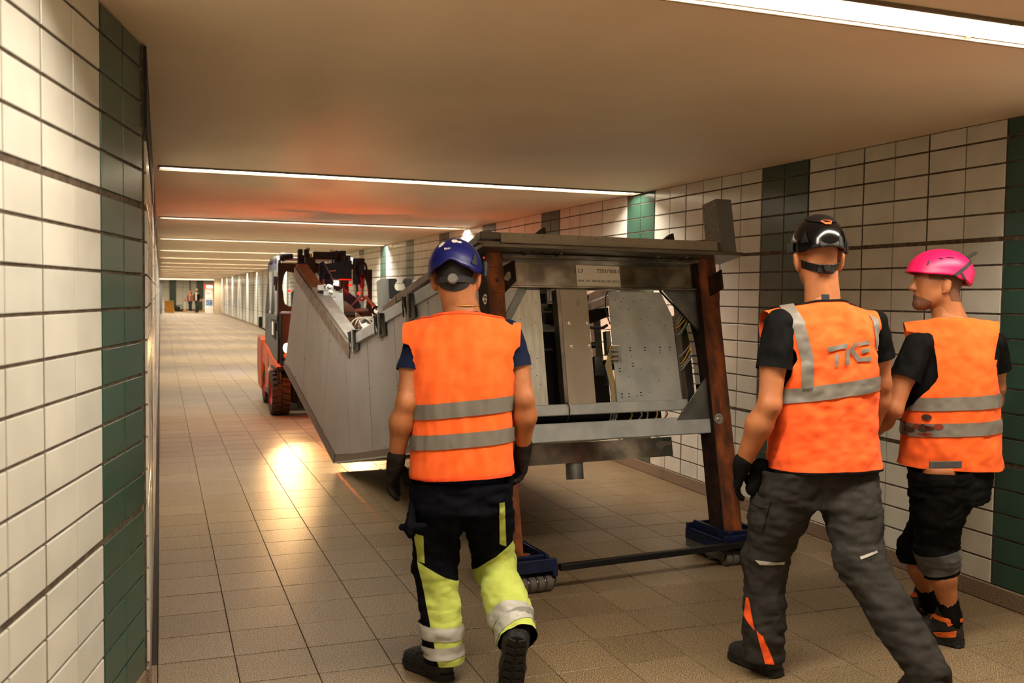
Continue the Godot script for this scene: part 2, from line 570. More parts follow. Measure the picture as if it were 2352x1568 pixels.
# a slot across the passage with three tubes in a white trough
func lamp_rows() -> void:
	var trough := MB.new()
	trough.box(Vector3(2.05, 0.105, 0), Vector3(4.1, 0.01, 0.21))
	for s in [-1, 1]: trough.box(Vector3(2.05, 0.05, s * 0.1), Vector3(4.1, 0.1, 0.008))
	for x in [0.004, 4.096]: trough.box(Vector3(x, 0.05, 0), Vector3(0.008, 0.1, 0.2))
	var tm := trough.done()
	var frame := MB.new()
	for s in [-1, 1]:
		frame.box(Vector3(2.05, -0.006, s * 0.108), Vector3(4.12, 0.016, 0.012), 0.002)
	frame.box(Vector3(-0.006, -0.006, 0), Vector3(0.012, 0.016, 0.216), 0.002)
	frame.box(Vector3(4.106, -0.006, 0), Vector3(0.012, 0.016, 0.216), 0.002)
	var fm := frame.done()
	var bar := MB.new().box(Vector3(0, 0.0, 0), Vector3(0.007, 0.012, 0.2)).done()
	var tube := MB.new().tube([Vector3(-0.59, 0, 0), Vector3(0.59, 0, 0)], 0.013, 12).done()
	var holder := MB.new().tube([Vector3(-0.03, 0, 0), Vector3(-0.012, 0, 0), Vector3(-0.011, 0, 0), Vector3(0.02, 0, 0)], [0.0145, 0.0145, 0.02, 0.02], 12).done()
	var words := ["nearest the eye, over the three workers", "above the middle of the escalator section", "just before the forklift's cab", "just behind the forklift"]
	for k in range(-1, 14):
		var how: String = "recessed fluorescent light row across the ceiling, %s" % (words[k] if k >= 0 and k < 4 else "behind the camera" if k < 0 else ["fifth","sixth","seventh","eighth","ninth","tenth","eleventh","twelfth","thirteenth","last"][k - 4] + " of the rows that recede down the passage")
		var t := thing("ceiling_light", how, "light", at(0, TOP, lamp_z(k)), "light rows across the ceiling")
		part("trough", tm, M.white_metal, t)
		part("frame", fm, M.rim, t)
		for i in 3:
			var x := 0.7 + 1.35 * i
			var o := part("tube", tube, M.tube, t, at(x, 0.082, -0.02))
			part("holder", holder, M.white_metal, o, at(-0.6, 0, 0))
			part("holder", holder, M.white_metal, o, Transform3D(Basis().rotated(Vector3.UP, PI), Vector3(0.6, 0, 0)))
			if i < 2: part("crossbar", bar, M.rim, t, at(x + 0.675, -0.004, 0))
		var l := AreaLight3D.new()
		l.name = "ceiling_light_glow"
		l.area_size = Vector2(4.0, 0.14)
		l.light_color = Color(1.0, 0.955, 0.89)
		l.light_energy = LAMP * (1.0 if k < 2 else 1.3 if k == 2 else 2.0)
		if k >= 2: l.light_color = Color(1.0, 0.965, 0.92)
		l.shadow_enabled = true
		l.transform = Transform3D(Basis().rotated(Vector3.RIGHT, -PI / 2), Vector3(2.05, 0.062, 0))
		l.area_range = 30.0
		t.add_child(l)

const LAMP := 13.0


# ------------------------------------------------------------------ the escalator section on its posts
# own axes: x across to the right, y up along the posts, z towards the eye; it leans back a little
func section_place() -> Transform3D:
	var h := deg_to_rad(4.6)
	var p := deg_to_rad(11.5)
	var a := Vector3(-sin(h), 0, -cos(h))
	var l := Vector3(cos(h), 0, -sin(h))
	var v := a * sin(p) + Vector3.UP * cos(p)
	return Transform3D(Basis(l, v, l.cross(v)), Vector3(1.766, 0.17, -4.814))


func slab(called: String, w0: float, w1: float, v0: float, v1: float, b0: float, b1: float, m: Material, o: Node, ch := 0.003, label := "") -> MeshInstance3D:
	return part(called, MB.new().box(Vector3(w1 - w0, v1 - v0, b1 - b0) * 0.0, Vector3(w1 - w0, v1 - v0, b1 - b0), ch).done(), m, o, at((w0 + w1) / 2, (v0 + v1) / 2, -(b0 + b1) / 2), label)


func bolt(parent: Node, t: Transform3D, r := 0.008, m: Material = null) -> void:
	var b := MB.new().lathe([Vector2(0, 0.9), Vector2(0.55, 0.85), Vector2(0.95, 0.45), Vector2(1.0, 0.25), Vector2(1.5, 0.22), Vector2(1.5, 0)], 12, Transform3D(Basis.from_scale(Vector3(r, r, r)), Vector3.ZERO))
	part("bolt", b.done(), m if m else M.bolt, parent, t)


const FACING := Basis(Vector3.RIGHT, Vector3.BACK, Vector3.DOWN)   # y axis turned towards the eye
const LEFTWARD := Basis(Vector3.UP, Vector3.LEFT, Vector3.BACK)


func escalator_section() -> void:
	var o := thing("escalator_section", "large grey steel-clad escalator section on two rusty posts, hanging from the forklift behind", "machine", section_place())
	var side := Transform3D(Basis(Vector3.FORWARD, Vector3.UP, Vector3.RIGHT), Vector3.ZERO)   # (b, v) plane of the clad left side
	# --- cladding of the left side, sheet by sheet
	var sheets := [
		[0.17, 0.70, 1.071, 0.70, 1.071, 1.70, 0.17, 1.71],
		[1.079, 0.70, 1.821, 0.70, 1.821, 1.695, 1.079, 1.70],
		[1.829, 0.70, 2.541, 0.70, 2.541, 1.665, 1.829, 1.69],
		[2.549, 0.70, 3.233, 0.71, 3.243, 1.70, 2.549, 1.66],
		[3.241, 0.71, 3.74, 0.725, 4.178, 0.968, 3.716, 1.93, 3.251, 1.68],
		[4.185, 0.972, 4.985, 1.415, 4.492, 2.36, 3.723, 1.934],
		[4.992, 1.419, 5.78, 1.855, 5.07, 2.69, 4.50, 2.365]]
	for q in sheets:
		part("cladding_panel", MB.new().prism(poly(q), 0.026, 0.031, side).done(), M.sheet, o)
	# backing behind the seams
	part("truss_plate", MB.new().prism(poly([0.2, 0.66, 3.75, 0.69, 5.75, 1.83, 5.03, 2.74, 3.1, 1.62, 0.2, 1.68]), 0.034, 0.044, side).done(), M.galv_dark, o)
	# rivets along seams
	var rv := MB.new()
	for q in [[1.075, 1.62], [1.825, 1.66], [1.827, 1.15], [2.545, 1.2], [2.55, 0.74], [3.24, 1.2], [3.238, 0.75], [2.9, 0.73], [2.2, 0.72], [3.4, 1.62], [3.72, 1.77], [4.0, 1.40], [4.19, 0.99], [4.496, 2.22], [4.8, 1.75], [3.95, 1.9], [4.2, 2.03], [1.6, 0.73], [5.3, 1.62]]:
		rv.lathe([Vector2(0, 0.005), Vector2(0.006, 0.004), Vector2(0.009, 0)], 8, Transform3D(LEFTWARD, Vector3(0.026, q[1], -q[0])))
	part("rivets", rv.done(), M.bolt, o).set_meta("kind", "stuff")
	# lower edge of the side
	part("bottom_flange", MB.new().prism(poly([0.17, 0.625, 3.79, 0.655, 3.745, 0.722, 3.24, 0.706, 0.17, 0.695]), 0.022, 0.031, side).done(), M.sheet_edge, o)
	part("bottom_flange", MB.new().prism(poly([3.79, 0.655, 5.85, 1.80, 5.80, 1.862, 3.745, 0.722]), 0.016, 0.031, side).done(), M.sheet_edge, o)
	part("bottom_lip", MB.new().bar(Vector3(0.02, 0.628, -0.2), Vector3(0.02, 0.653, -3.80), 0.012, 0.006, Vector3.UP).bar(Vector3(0.02, 0.653, -3.80), Vector3(0.02, 1.80, -5.86), 0.012, 0.006, Vector3.UP).done(), M.galv, o)
	# belly sheets
	part("belly_panel", MB.new().box(Vector3(0.75, 0.648, -2.0), Vector3(1.40, 0.008, 3.6)).done(), M.galv_dark, o)
	part("belly_panel", MB.new().bar(Vector3(0.75, 0.655, -3.79), Vector3(0.75, 1.80, -5.84), 1.40, 0.008).done(), M.galv_dark, o)
	# --- top edge: the sloping channel, galvanised below and rusty above
	var c0 := Vector3(0.09, 1.605, -3.03)
	var c1 := Vector3(0.09, 2.37, -4.38)
	var c2 := Vector3(0.09, 2.765, -5.08)
	part("edge_channel", MB.new().bar(c0, c1, 0.125, 0.075, Vector3.RIGHT, 0.004).done(), M.galv_mid, o, Transform3D(), "galvanised lower length of the sloping edge")
	part("edge_channel", MB.new().bar(c1, c2, 0.125, 0.075, Vector3.RIGHT, 0.004).done(), M.brown_steel, o, Transform3D(), "rusty brown upper length of the sloping edge")
	part("edge_strip", MB.new().bar(Vector3(0.020, 1.565, -3.06), Vector3(0.020, 2.715, -5.10), 0.012, 0.115).done(), M.strip, o)
	var cb := part("clamp_bracket", MB.new().box(Vector3.ZERO, Vector3(0.16, 0.012, 0.10), 0.002).box(Vector3(0.03, 0.03, 0.0), Vector3(0.09, 0.055, 0.012), 0.002).box(Vector3(-0.06, 0.025, 0.03), Vector3(0.06, 0.05, 0.012), 0.002).box(Vector3(0.02, -0.04, 0.05), Vector3(0.12, 0.06, 0.012), 0.002).done(), M.galv, o, at(0.125, 2.335, -4.20))
	bolt(cb, Transform3D(FACING, Vector3(0.03, 0.03, 0.01)), 0.022)
	bolt(cb, Transform3D(FACING, Vector3(0.03, -0.03, 0.058)), 0.017)
	bolt(cb, at(-0.02, 0.05, 0.0), 0.02)
	var st := MB.new()
	st.box(Vector3(0.0, 0, -0.06), Vector3(0.15, 0.30, 0.006)).box(Vector3(0.072, 0, 0), Vector3(0.006, 0.30, 0.12)).box(Vector3(-0.072, 0, 0), Vector3(0.006, 0.30, 0.12)).box(Vector3(0.02, -0.02, 0.06), Vector3(0.11, 0.26, 0.006))
	part("upright_channel", st.done(), M.galv, o, at(0.205, 2.20, -4.22))
	# --- corner brackets along the level part of the top edge, plates between them
	for q in [[2.86, 1.66], [2.10, 1.665], [1.40, 1.675]]:
		var k := MB.new()
		k.box(Vector3(0.05, 0.055, 0), Vector3(0.17, 0.010, 0.17), 0.002)
		k.box(Vector3(-0.03, -0.015, 0.07), Vector3(0.010, 0.14, 0.012), 0.002).box(Vector3(-0.03, -0.015, -0.07), Vector3(0.010, 0.14, 0.012), 0.002)
		k.box(Vector3(0.0, -0.03, 0.0), Vector3(0.010, 0.17, 0.20), 0.002)
		k.prism(poly([-0.06, 0.05, 0.0, 0.05, 0.0, -0.1, -0.02, -0.1]), -0.012, -0.004)
		var cbk := part("corner_bracket", k.done(), M.galv_dark, o, at(0.012, q[1], -q[0]))
		bolt(cbk, Transform3D(LEFTWARD, Vector3(-0.006, 0.0, 0.0)), 0.014)
		part("stud", MB.new().tube([Vector3(-0.035, 0.07, 0.05), Vector3(-0.035, -0.13, 0.05)], 0.007, 8).done(), M.galv, cbk)
	slab("edge_plate", 0.0, 0.012, 1.60, 1.69, 2.16, 2.78, M.galv, o)
	slab("edge_plate", 0.012, 0.024, 1.645, 1.735, 0.2, 2.05, M.galv, o)
	slab("edge_angle", 0.0, 0.14, 1.60, 1.61, 2.16, 2.78, M.galv, o)
	part("side_rail", MB.new().bar(Vector3(0.03, 1.815, -0.02), Vector3(0.05, 1.775, -1.78), 0.05, 0.055, Vector3.RIGHT, 0.003).done(), M.steel, o)
	part("side_rail", MB.new().bar(Vector3(0.05, 1.765, -1.74), Vector3(0.06, 1.745, -2.1), 0.06, 0.075, Vector3.RIGHT, 0.003).done(), M.steel, o)
	part("side_rail", MB.new().bar(Vector3(1.60, 1.80, -0.1), Vector3(1.56, 1.76, -2.0), 0.05, 0.055, Vector3.RIGHT, 0.003).done(), M.steel, o)
	part("inner_rail", MB.new().bar(Vector3(0.12, 1.72, -0.1), Vector3(0.12, 1.70, -2.0), 0.10, 0.02).done(), M.iron, o)
	# --- handrail guide: a grey block with a black plate cut out like a C
	var hg := slab("guide_block", 0.232, 0.302, 1.65, 2.15, 2.74, 2.88, M.grey_light, o, 0.004)
	var cut := [0.10, 0.150, 0.10, -0.02, 0.36, -0.02, 0.36, 0.150, 0.275, 0.150, 0.265, 0.128, 0.285, 0.115, 0.292, 0.085, 0.275, 0.055, 0.25, 0.045, 0.19, 0.045, 0.165, 0.055, 0.155, 0.085, 0.17, 0.115, 0.19, 0.128, 0.18, 0.150]
	part("cutout_plate", MB.new().prism(poly(cut), -0.02, 0.02).done(), M.plastic, hg, Transform3D(Basis.from_scale(Vector3(0.78, 1, 1)), Vector3(-0.045, 0.095, 0.06)))
	part("top_lug", MB.new().box(Vector3(0.33, 0.225, 0.0), Vector3(0.14, 0.04, 0.10), 0.004).done(), M.grey_light, hg)
	# --- the front: two rusty posts
	for s in [0, 1]:
		var x0: float = [0.0, 1.458][s]
		var ps := MB.new()
		# an I-beam: two flanges and the web between them
		if s == 0:
			ps.box(Vector3(0.05, 0.86, -0.005), Vector3(0.10, 1.72, 0.010), 0.002).box(Vector3(0.012, 0.86, -0.075), Vector3(0.010, 1.72, 0.14), 0.002).box(Vector3(0.05, 0.86, -0.145), Vector3(0.10, 1.72, 0.010), 0.002).box(Vector3(0.092, 0.86, -0.075), Vector3(0.010, 1.72, 0.13), 0.002)
		else:
			ps.box(Vector3(0.098, 0.86, -0.015), Vector3(0.09, 1.72, 0.010), 0.002).box(Vector3(0.028, 0.86, 0.0), Vector3(0.050, 1.72, 0.018), 0.003).box(Vector3(0.004, 0.86, -0.07), Vector3(0.010, 1.72, 0.15), 0.002).box(Vector3(0.138, 0.86, -0.075), Vector3(0.010, 1.72, 0.13), 0.002).box(Vector3(0.07, 0.86, -0.145), Vector3(0.14, 1.72, 0.010), 0.002)
		ps.box(Vector3(0.06, 0.006, -0.07), Vector3(0.15, 0.012, 0.17), 0.002)
		var post := part("support_post", ps.done(), M.rust, o, at(x0, 0, 0))
		if s == 0:
			part("web", MB.new().box(Vector3(0.005, 0.86, -0.075), Vector3(0.006, 1.70, 0.13)).done(), M.rust_dark, post)
			part("welded_plate", MB.new().box(Vector3(0.05, 1.545, 0.004), Vector3(0.102, 0.15, 0.012), 0.003).done(), M.rust, post)
			var lug := MB.new()
			lug.prism(poly([0, 0, 0.10, 0.05, 0.10, 0.17, 0, 0.15, 0, 0.085, 0.035, 0.115, 0.065, 0.11, 0.072, 0.08, 0.05, 0.06, 0.03, 0.065, 0, 0.08]), -0.006, 0.006, Transform3D(Basis(Vector3(0.35, 0, 0.93), Vector3.UP, Vector3(0.93, 0, -0.35)), Vector3(0.1, 1.475, -0.01)))
			part("lifting_lug", lug.done(), M.rust_dark, post)
			bolt(post, Transform3D(LEFTWARD, Vector3(0.002, 1.445, -0.05)), 0.020)
			bolt(post, Transform3D(FACING, Vector3(0.055, 1.545, 0.010)), 0.010, M.rust)
			var chalk := TextMesh.new()
			chalk.text = "1/166"
			chalk.font_size = 12
			chalk.pixel_size = 0.005
			chalk.depth = 0.0006
			part("chalk_mark", chalk, plain(Color(0.62, 0.30, 0.09), 0.9), post, Transform3D(Basis().rotated(Vector3.BACK, -PI / 2), Vector3(0.055, 0.45, 0.0008)))
		else:
			part("web", MB.new().box(Vector3(-0.003, 0.86, -0.07), Vector3(0.006, 1.70, 0.14)).done(), M.rust_dark, post)
			part("welded_plate", MB.new().box(Vector3(0.10, 1.52, -0.006), Vector3(0.085, 0.14, 0.012), 0.003).done(), M.rust, post)
			part("lifting_lug", MB.new().prism(poly([0, 0, 0.10, 0.03, 0.10, 0.15, 0, 0.12]), -0.006, 0.006, Transform3D(Basis(Vector3(0.30, 0, 0.954), Vector3.UP, Vector3(0.954, 0, -0.30)), Vector3(0.072, 1.47, 0.0))).done(), M.rust_dark, post)
			bolt(post, Transform3D(FACING, Vector3(0.03, 0.695, 0.010)), 0.022)
	# --- top of the front
	slab("top_rail", 0.10, 1.625, 1.765, 1.828, 0.0, 0.10, M.brushed, o, 0.003, "brushed steel rail across the top")
	slab("rail_end", -0.026, 0.098, 1.785, 1.828, 0.0, 0.09, M.steel, o)
	slab("rail_end", 1.627, 1.66, 1.765, 1.822, 0.005, 0.09, M.steel, o)
	slab("filler_bar", -0.06, 0.085, 1.752, 1.768, -0.02, 0.25, M.steel, o)
	slab("spacer", 0.10, 0.38, 1.728, 1.764, 0.03, 0.10, M.iron, o)
	slab("spacer", 1.16, 1.63, 1.728, 1.764, 0.03, 0.10, M.iron, o)
	slab("spacer", 0.55, 0.56, 1.728, 1.764, 0.03, 0.10, M.iron, o)
	slab("spacer", 0.97, 0.98, 1.728, 1.764, 0.03, 0.10, M.iron, o)
	slab("top_plate", -0.075, 1.72, 1.706, 1.728, -0.13, 0.12, M.steel, o, 0.003, "steel plate over the two posts, jutting out to the front")
	var tp := MB.new()
	for x in [0.20, 0.27, 0.34, 0.41, 0.48, 1.12, 1.19, 1.25, 1.32, 1.38]:
		tp.lathe([Vector2(0, 0), Vector2(0.010, 0)], 10, Transform3D(Basis.from_euler(Vector3(PI, 0, 0)), Vector3(x, 1.7055, 0.05)))
	part("bolt_holes", tp.done(), M.hole, o).set_meta("kind", "stuff")
	for x in [0.245, 0.46, 1.13, 1.34]: bolt(o, Transform3D(Basis.from_euler(Vector3(PI, 0, 0)), Vector3(x, 1.705, 0.045)), 0.012, M.steel)
	for x in [0.40, 1.32]: part("fin", MB.new().prism(poly([-0.07, 0, 0.05, 0, 0.045, 0.07, 0.03, 0.07]), -0.03, 0.02).done(), M.plastic, o, at(x, 1.826, -0.12))
	var dots := MB.new()
	for k in 13: dots.lathe([Vector2(0, 0.0015), Vector2(0.0035, 0.001), Vector2(0.005, 0)], 8, Transform3D(FACING, Vector3(0.13 + 0.12 * k, 1.81, 0.0)))
	part("rail_screws", dots.done(), M.steel, o).set_meta("kind", "stuff")
	var blk := MB.new()
	blk.box(Vector3(0, 0, 0), Vector3(0.118, 0.36, 0.16), 0.006)
	part("corner_block", blk.done(), M.stone, o, Transform3D(Basis().rotated(Vector3.BACK, 0.0), Vector3(1.71, 1.935, -0.08)), "rough grey stub standing up from the right corner")
	slab("stub_face", 1.652, 1.768, 1.758, 2.11, -0.004, 0.0, M.grey_light, o)
	# --- header with its paper label
	var hd := MB.new()
	hd.box(Vector3(0.78, 1.595, -0.045), Vector3(1.37, 0.165, 0.010)).box(Vector3(0.78, 1.515, -0.030), Vector3(1.37, 0.014, 0.035), 0.003).box(Vector3(0.78, 1.688, -0.015), Vector3(1.37, 0.03, 0.06), 0.004)
	var head := part("header_beam", hd.done(), M.stainless, o)
	var lb := part("label_plate", MB.new().box(Vector3.ZERO, Vector3(0.302, 0.130, 0.003), 0.0005).done(), M.paper, head, Transform3D(Basis().rotated(Vector3.BACK, -0.004), Vector3(0.747, 1.590, -0.0380)), "white sheet with black printing")
	var texts := [["L3", -0.122, 0.032, 0.0026], ["7251/100-1", 0.072, 0.032, 0.0026], ["HHA, HST. MESSEHALLEN (2023)", 0.002, -0.030, 0.00158]]
	var all := MB.new()
	var tn := Node3D.new()
	tn.free()
	var ink := ArrayMesh.new()
	var stt := SurfaceTool.new()
	for q in texts:
		var tm := TextMesh.new()
		tm.text = q[0]
		tm.font_size = 12
		tm.pixel_size = q[3]
		tm.depth = 0.0004
		stt.append_from(tm, 0, at(q[1], q[2], 0.0019))
	part("print", stt.commit(), M.ink, o, lb.transform)
	# --- inside the opening
	slab("left_plate", 0.095, 0.352, 0.80, 1.505, 0.055, 0.061, M.bright, o, 0.001, "bright brushed plate on the left of the opening")
	part("diagonal_brace", MB.new().bar(Vector3(0.08, 1.26, -0.046), Vector3(0.245, 1.515, -0.046), 0.045, 0.008).done(), M.galv_dark, o)
	part("gusset", MB.new().prism(poly([0.09, 1.505, 0.09, 1.30, 0.225, 1.505]), -0.054, -0.050).done(), M.galv, o)
	slab("middle_plate", 0.480, 0.662, 0.822, 1.512, 0.045, 0.052, M.brushed, o, 0.001, "bare brushed plate in the middle of the opening")
	slab("plate_side", 0.456, 0.480, 0.822, 1.512, 0.046, 0.11, M.steel, o, 0.002)
	for q in [[0.525, 1.305], [0.648, 1.307], [0.528, 1.165], [0.650, 1.167]]: bolt(o, Transform3D(FACING, Vector3(q[0], q[1], -0.046)), 0.0065)
	var sp := MB.new()
	sp.lathe([Vector2(0, 0), Vector2(0.016, 0)], 9, Transform3D(FACING * Basis.from_scale(Vector3(1, 1, 1.4)), Vector3(0.596, 1.43, -0.0445)))
	part("stain", sp.done(), M.steel, o)
	# perforated guard behind the gap, upright below and sloping back above
	var pf := MB.new()
	for i in 33: pf.box(Vector3(0.20 + 0.0125 * i, 1.05, -0.20), Vector3(0.005, 0.46, 0.003))
	for i in 37: pf.box(Vector3(0.40, 0.825 + 0.0125 * i, -0.20), Vector3(0.41, 0.005, 0.003))
	part("perforated_guard", pf.done(), M.iron, o)
	var pg := MB.new()
	for i in 33: pg.bar(Vector3(0.20 + 0.0125 * i, 1.28, -0.20), Vector3(0.20 + 0.0125 * i, 1.42, -0.62), 0.005, 0.003)
	for i in 26: pg.box(Vector3(0.40, 1.28 + 0.0056 * i, -0.20 - 0.0168 * i), Vector3(0.41, 0.002, 0.006))
	part("sloping_guard", pg.done(), M.galv, o)  # lighter metal than the upright part, its lit look put into colour
	part("upper_guard", MB.new().box(Vector3(0.40, 1.44, -0.63), Vector3(0.41, 0.04, 0.003)).done(), M.iron, o)
	slab("dark_liner", 0.12, 0.64, 0.78, 1.28, 0.34, 0.35, M.hole, o)  # black sheets added to keep the opening dark behind the guard
	slab("dark_liner", 0.10, 0.62, 1.28, 1.50, 0.80, 0.81, M.hole, o)
	part("dark_liner_floor", MB.new().bar(Vector3(0.38, 1.26, -0.22), Vector3(0.38, 1.38, -0.66), 0.46, 0.004).done(), M.hole, o)  # black sheet added for darkness under the sloping guard
	part("dark_plate", MB.new().prism(poly([0.58, 0.80, 1.00, 0.80, 1.00, 1.02, 0.90, 1.06, 0.82, 1.06, 0.78, 1.14, 0.74, 1.20, 0.58, 1.24]), -0.46, -0.45).done(), M.plastic, o)  # dark plates added to darken the gap and narrow the view through
	part("dark_plate", MB.new().prism(poly([0.58, 1.28, 0.74, 1.30, 0.90, 1.37, 1.05, 1.42, 1.05, 1.48, 0.90, 1.46, 0.76, 1.42, 0.66, 1.50, 0.58, 1.50]), -0.50, -0.46).done(), M.plastic, o)
	part("chain_guard", MB.new().bar(Vector3(0.60, 1.44, -0.24), Vector3(0.86, 1.53, -0.40), 0.03, 0.04).bar(Vector3(0.60, 1.38, -0.26), Vector3(0.80, 1.42, -0.36), 0.03, 0.05).done(), M.iron, o)
	part("strut", MB.new().bar(Vector3(0.70, 1.28, -0.3), Vector3(0.72, 1.12, -0.3), 0.05, 0.03).done(), M.plastic, o)
	slab("control_box", 0.33, 0.475, 1.43, 1.56, 0.20, 0.40, M.grey_light, o)
	slab("box_window", 0.40, 0.46, 1.45, 1.51, 0.192, 0.20, M.hole, o)
	part("green_wire", MB.new().tube([Vector3(0.30, 1.418, -0.18), Vector3(0.48, 1.420, -0.18)], 0.0025, 6).done(), M.cable_green, o)
	part("wire_tray", MB.new().box(Vector3(0.39, 1.40, -0.20), Vector3(0.2, 0.012, 0.03)).done(), M.galv_dark, o)
	# galvanised back plate on the right with a notch for the connectors
	var bp := [0.815, 0.826, 1.278, 0.826, 1.272, 1.10, 1.262, 1.352, 1.195, 1.50, 0.817, 1.50, 0.816, 1.172, 0.868, 1.172, 0.868, 1.062, 0.815, 1.062]
	part("mounting_plate", MB.new().prism(poly(bp), -0.062, -0.056).done(), M.galv, o, Transform3D(), "large galvanised plate on the right of the opening")
	part("plate_return", MB.new().box(Vector3(1.282, 1.09, -0.10), Vector3(0.008, 0.53, 0.09)).done(), M.galv_dark, o)
	var hl := MB.new()
	for q in [[0.86, 1.45], [0.90, 1.44], [0.92, 1.46], [0.99, 1.44], [1.05, 1.45], [1.10, 1.40], [0.95, 1.39], [0.89, 1.40], [1.14, 1.44], [1.03, 1.33], [1.17, 1.32], [1.09, 1.29], [0.85, 1.29], [1.20, 1.29], [0.93, 1.24], [1.19, 1.36], [0.95, 0.86], [1.15, 1.12], [0.94, 1.10], [1.12, 0.95], [1.0, 1.02], [1.2, 1.02], [1.05, 0.88], [0.91, 0.98], [0.14, 1.40], [0.19, 1.39], [0.23, 1.45], [0.32, 1.43], [0.21, 1.33], [0.31, 1.31], [0.16, 1.30], [0.30, 1.10], [0.26, 1.04], [0.31, 0.95], [0.29, 1.0], [0.25, 0.90]]:
		hl.lathe([Vector2(0, 0), Vector2(0.0032, 0)], 8, Transform3D(FACING, Vector3(q[0], q[1], -0.0545)))
	for q in [[0.935, 1.155], [1.04, 1.155], [1.15, 1.155], [0.85, 1.03], [0.945, 1.06], [0.85, 0.875], [0.90, 0.875], [0.985, 0.88], [1.225, 1.155]]:
		for e in [0.0, -0.018]: hl.box(Vector3(q[0], q[1] + e, -0.055), Vector3(0.013, 0.005, 0.001))
	part("screw_holes", hl.done(), M.hole, o).set_meta("kind", "stuff")
	part("connector_bracket", MB.new().box(Vector3(0.858, 1.117, -0.066), Vector3(0.022, 0.108, 0.004)).box(Vector3(0.845, 1.117, -0.085), Vector3(0.05, 0.108, 0.03)).done(), M.galv, o)
	for k in 3: part("connector", MB.new().tube([Vector3(0.80, 1.088 + 0.028 * k, -0.058), Vector3(0.818, 1.088 + 0.028 * k, -0.056), Vector3(0.819, 1.088 + 0.028 * k, -0.056), Vector3(0.85, 1.088 + 0.028 * k, -0.054)], [0.007, 0.009, 0.012, 0.012], 10).done(), M.cable, o)
	for k in 5:
		var xx := 0.772 + 0.008 * k
		part("cable", MB.new().tube(spline([Vector3(0.805, 1.09 + 0.02 * k, -0.06), Vector3(xx - 0.01, 1.06 + 0.015 * k, -0.065), Vector3(xx, 1.0, -0.07), Vector3(xx + 0.015, 0.93, -0.075), Vector3(xx + 0.022, 0.80, -0.08)]), 0.005, 7).done(), [M.cable, M.cable_yellow, M.cable, M.cable, M.cable_yellow][k], o)
	part("terminal_strip", MB.new().box(Vector3(0.80, 1.19, -0.09), Vector3(0.03, 0.14, 0.04)).box(Vector3(0.79, 1.0, -0.10), Vector3(0.03, 0.12, 0.04)).done(), M.galv_dark, o)
	# corner pieces
	part("corner_gusset", MB.new().prism(poly([1.205, 1.51, 1.47, 1.51, 1.47, 1.27, 1.43, 1.27]), -0.052, -0.046).done(), M.galv_dark, o)
	part("brace_rod", MB.new().tube([Vector3(1.185, 1.51, -0.05), Vector3(1.44, 1.255, -0.05)], 0.007, 8).done(), M.iron, o)
	part("corner_gusset", MB.new().prism(poly([1.205, 0.70, 1.47, 0.70, 1.47, 0.96, 1.445, 0.95]), -0.034, -0.028).done(), M.galv_dark, o)
	part("corner_gusset", MB.new().prism(poly([0.09, 0.71, 0.23, 0.71, 0.19, 0.765, 0.09, 0.765]), -0.034, -0.028).done(), M.galv, o)
	# wiring between plate and post
	var mats := [M.cable, M.cable, M.cable_yellow, M.cable, M.cable_green, M.cable, M.cable_yellow, M.cable]
	for k in 9:
		var y0 := 1.33 - 0.028 * k - (0.10 if k > 4 else 0.0)
		part("cable", MB.new().tube(spline([Vector3(1.265, y0, -0.075), Vector3(1.30, y0 - 0.01 + 0.01 * (k % 3), -0.06), Vector3(1.345 + 0.004 * (k % 4), y0 + 0.05, -0.06), Vector3(1.385 + 0.004 * (k % 3), y0 + 0.10, -0.065), Vector3(1.40, y0 + 0.19, -0.07)]), 0.0045, 7).done(), mats[k % 8], o)
	for k in 4: part("cable", MB.new().tube(spline([Vector3(1.370 + 0.009 * k, 1.30, -0.07), Vector3(1.395 + 0.009 * k, 1.15, -0.07), Vector3(1.405 + 0.009 * k, 0.92, -0.07)]), 0.0045, 7).done(), M.cable, o)
	for y in [1.31, 1.245, 1.19, 1.10, 1.05, 0.985]: part("cable_tie", MB.new().box(Vector3(1.405, y, -0.062), Vector3(0.06, 0.006, 0.014)).done(), M.plastic, o)
	# lower crossbars, tray and drain
	slab("crossbar", 0.08, 1.312, 0.764, 0.829, 0.045, 0.10, M.galv, o, 0.004, "upper, narrower bar below the opening")
	slab("crossbar", 0.08, 1.47, 0.612, 0.719, 0.03, 0.10, M.galv, o, 0.005, "lower, broader bar below the opening")
	var tr := MB.new()
	tr.box(Vector3(0.60, 0.546, -0.06), Vector3(1.15, 0.115, 0.006)).box(Vector3(0.60, 0.491, -0.30), Vector3(1.15, 0.006, 0.48)).box(Vector3(1.173, 0.546, -0.30), Vector3(0.006, 0.115, 0.48)).box(Vector3(0.027, 0.546, -0.30), Vector3(0.006, 0.115, 0.48)).box(Vector3(0.60, 0.546, -0.54), Vector3(1.15, 0.115, 0.006))
	var tray := part("drip_tray", tr.done(), M.stainless, o)
	part("sticker_rest", MB.new().prism(poly([1.06, 0.575, 1.10, 0.582, 1.165, 0.575, 1.165, 0.555, 1.12, 0.552, 1.10, 0.53, 1.08, 0.535, 1.06, 0.555]), -0.0568, -0.0560).done(), M.steel, tray)
	part("drain_pipe", MB.new().tube([Vector3(0.524, 0.49, -0.12), Vector3(0.521, 0.392, -0.12)], 0.052, 20).done(), M.galv_dark, o)
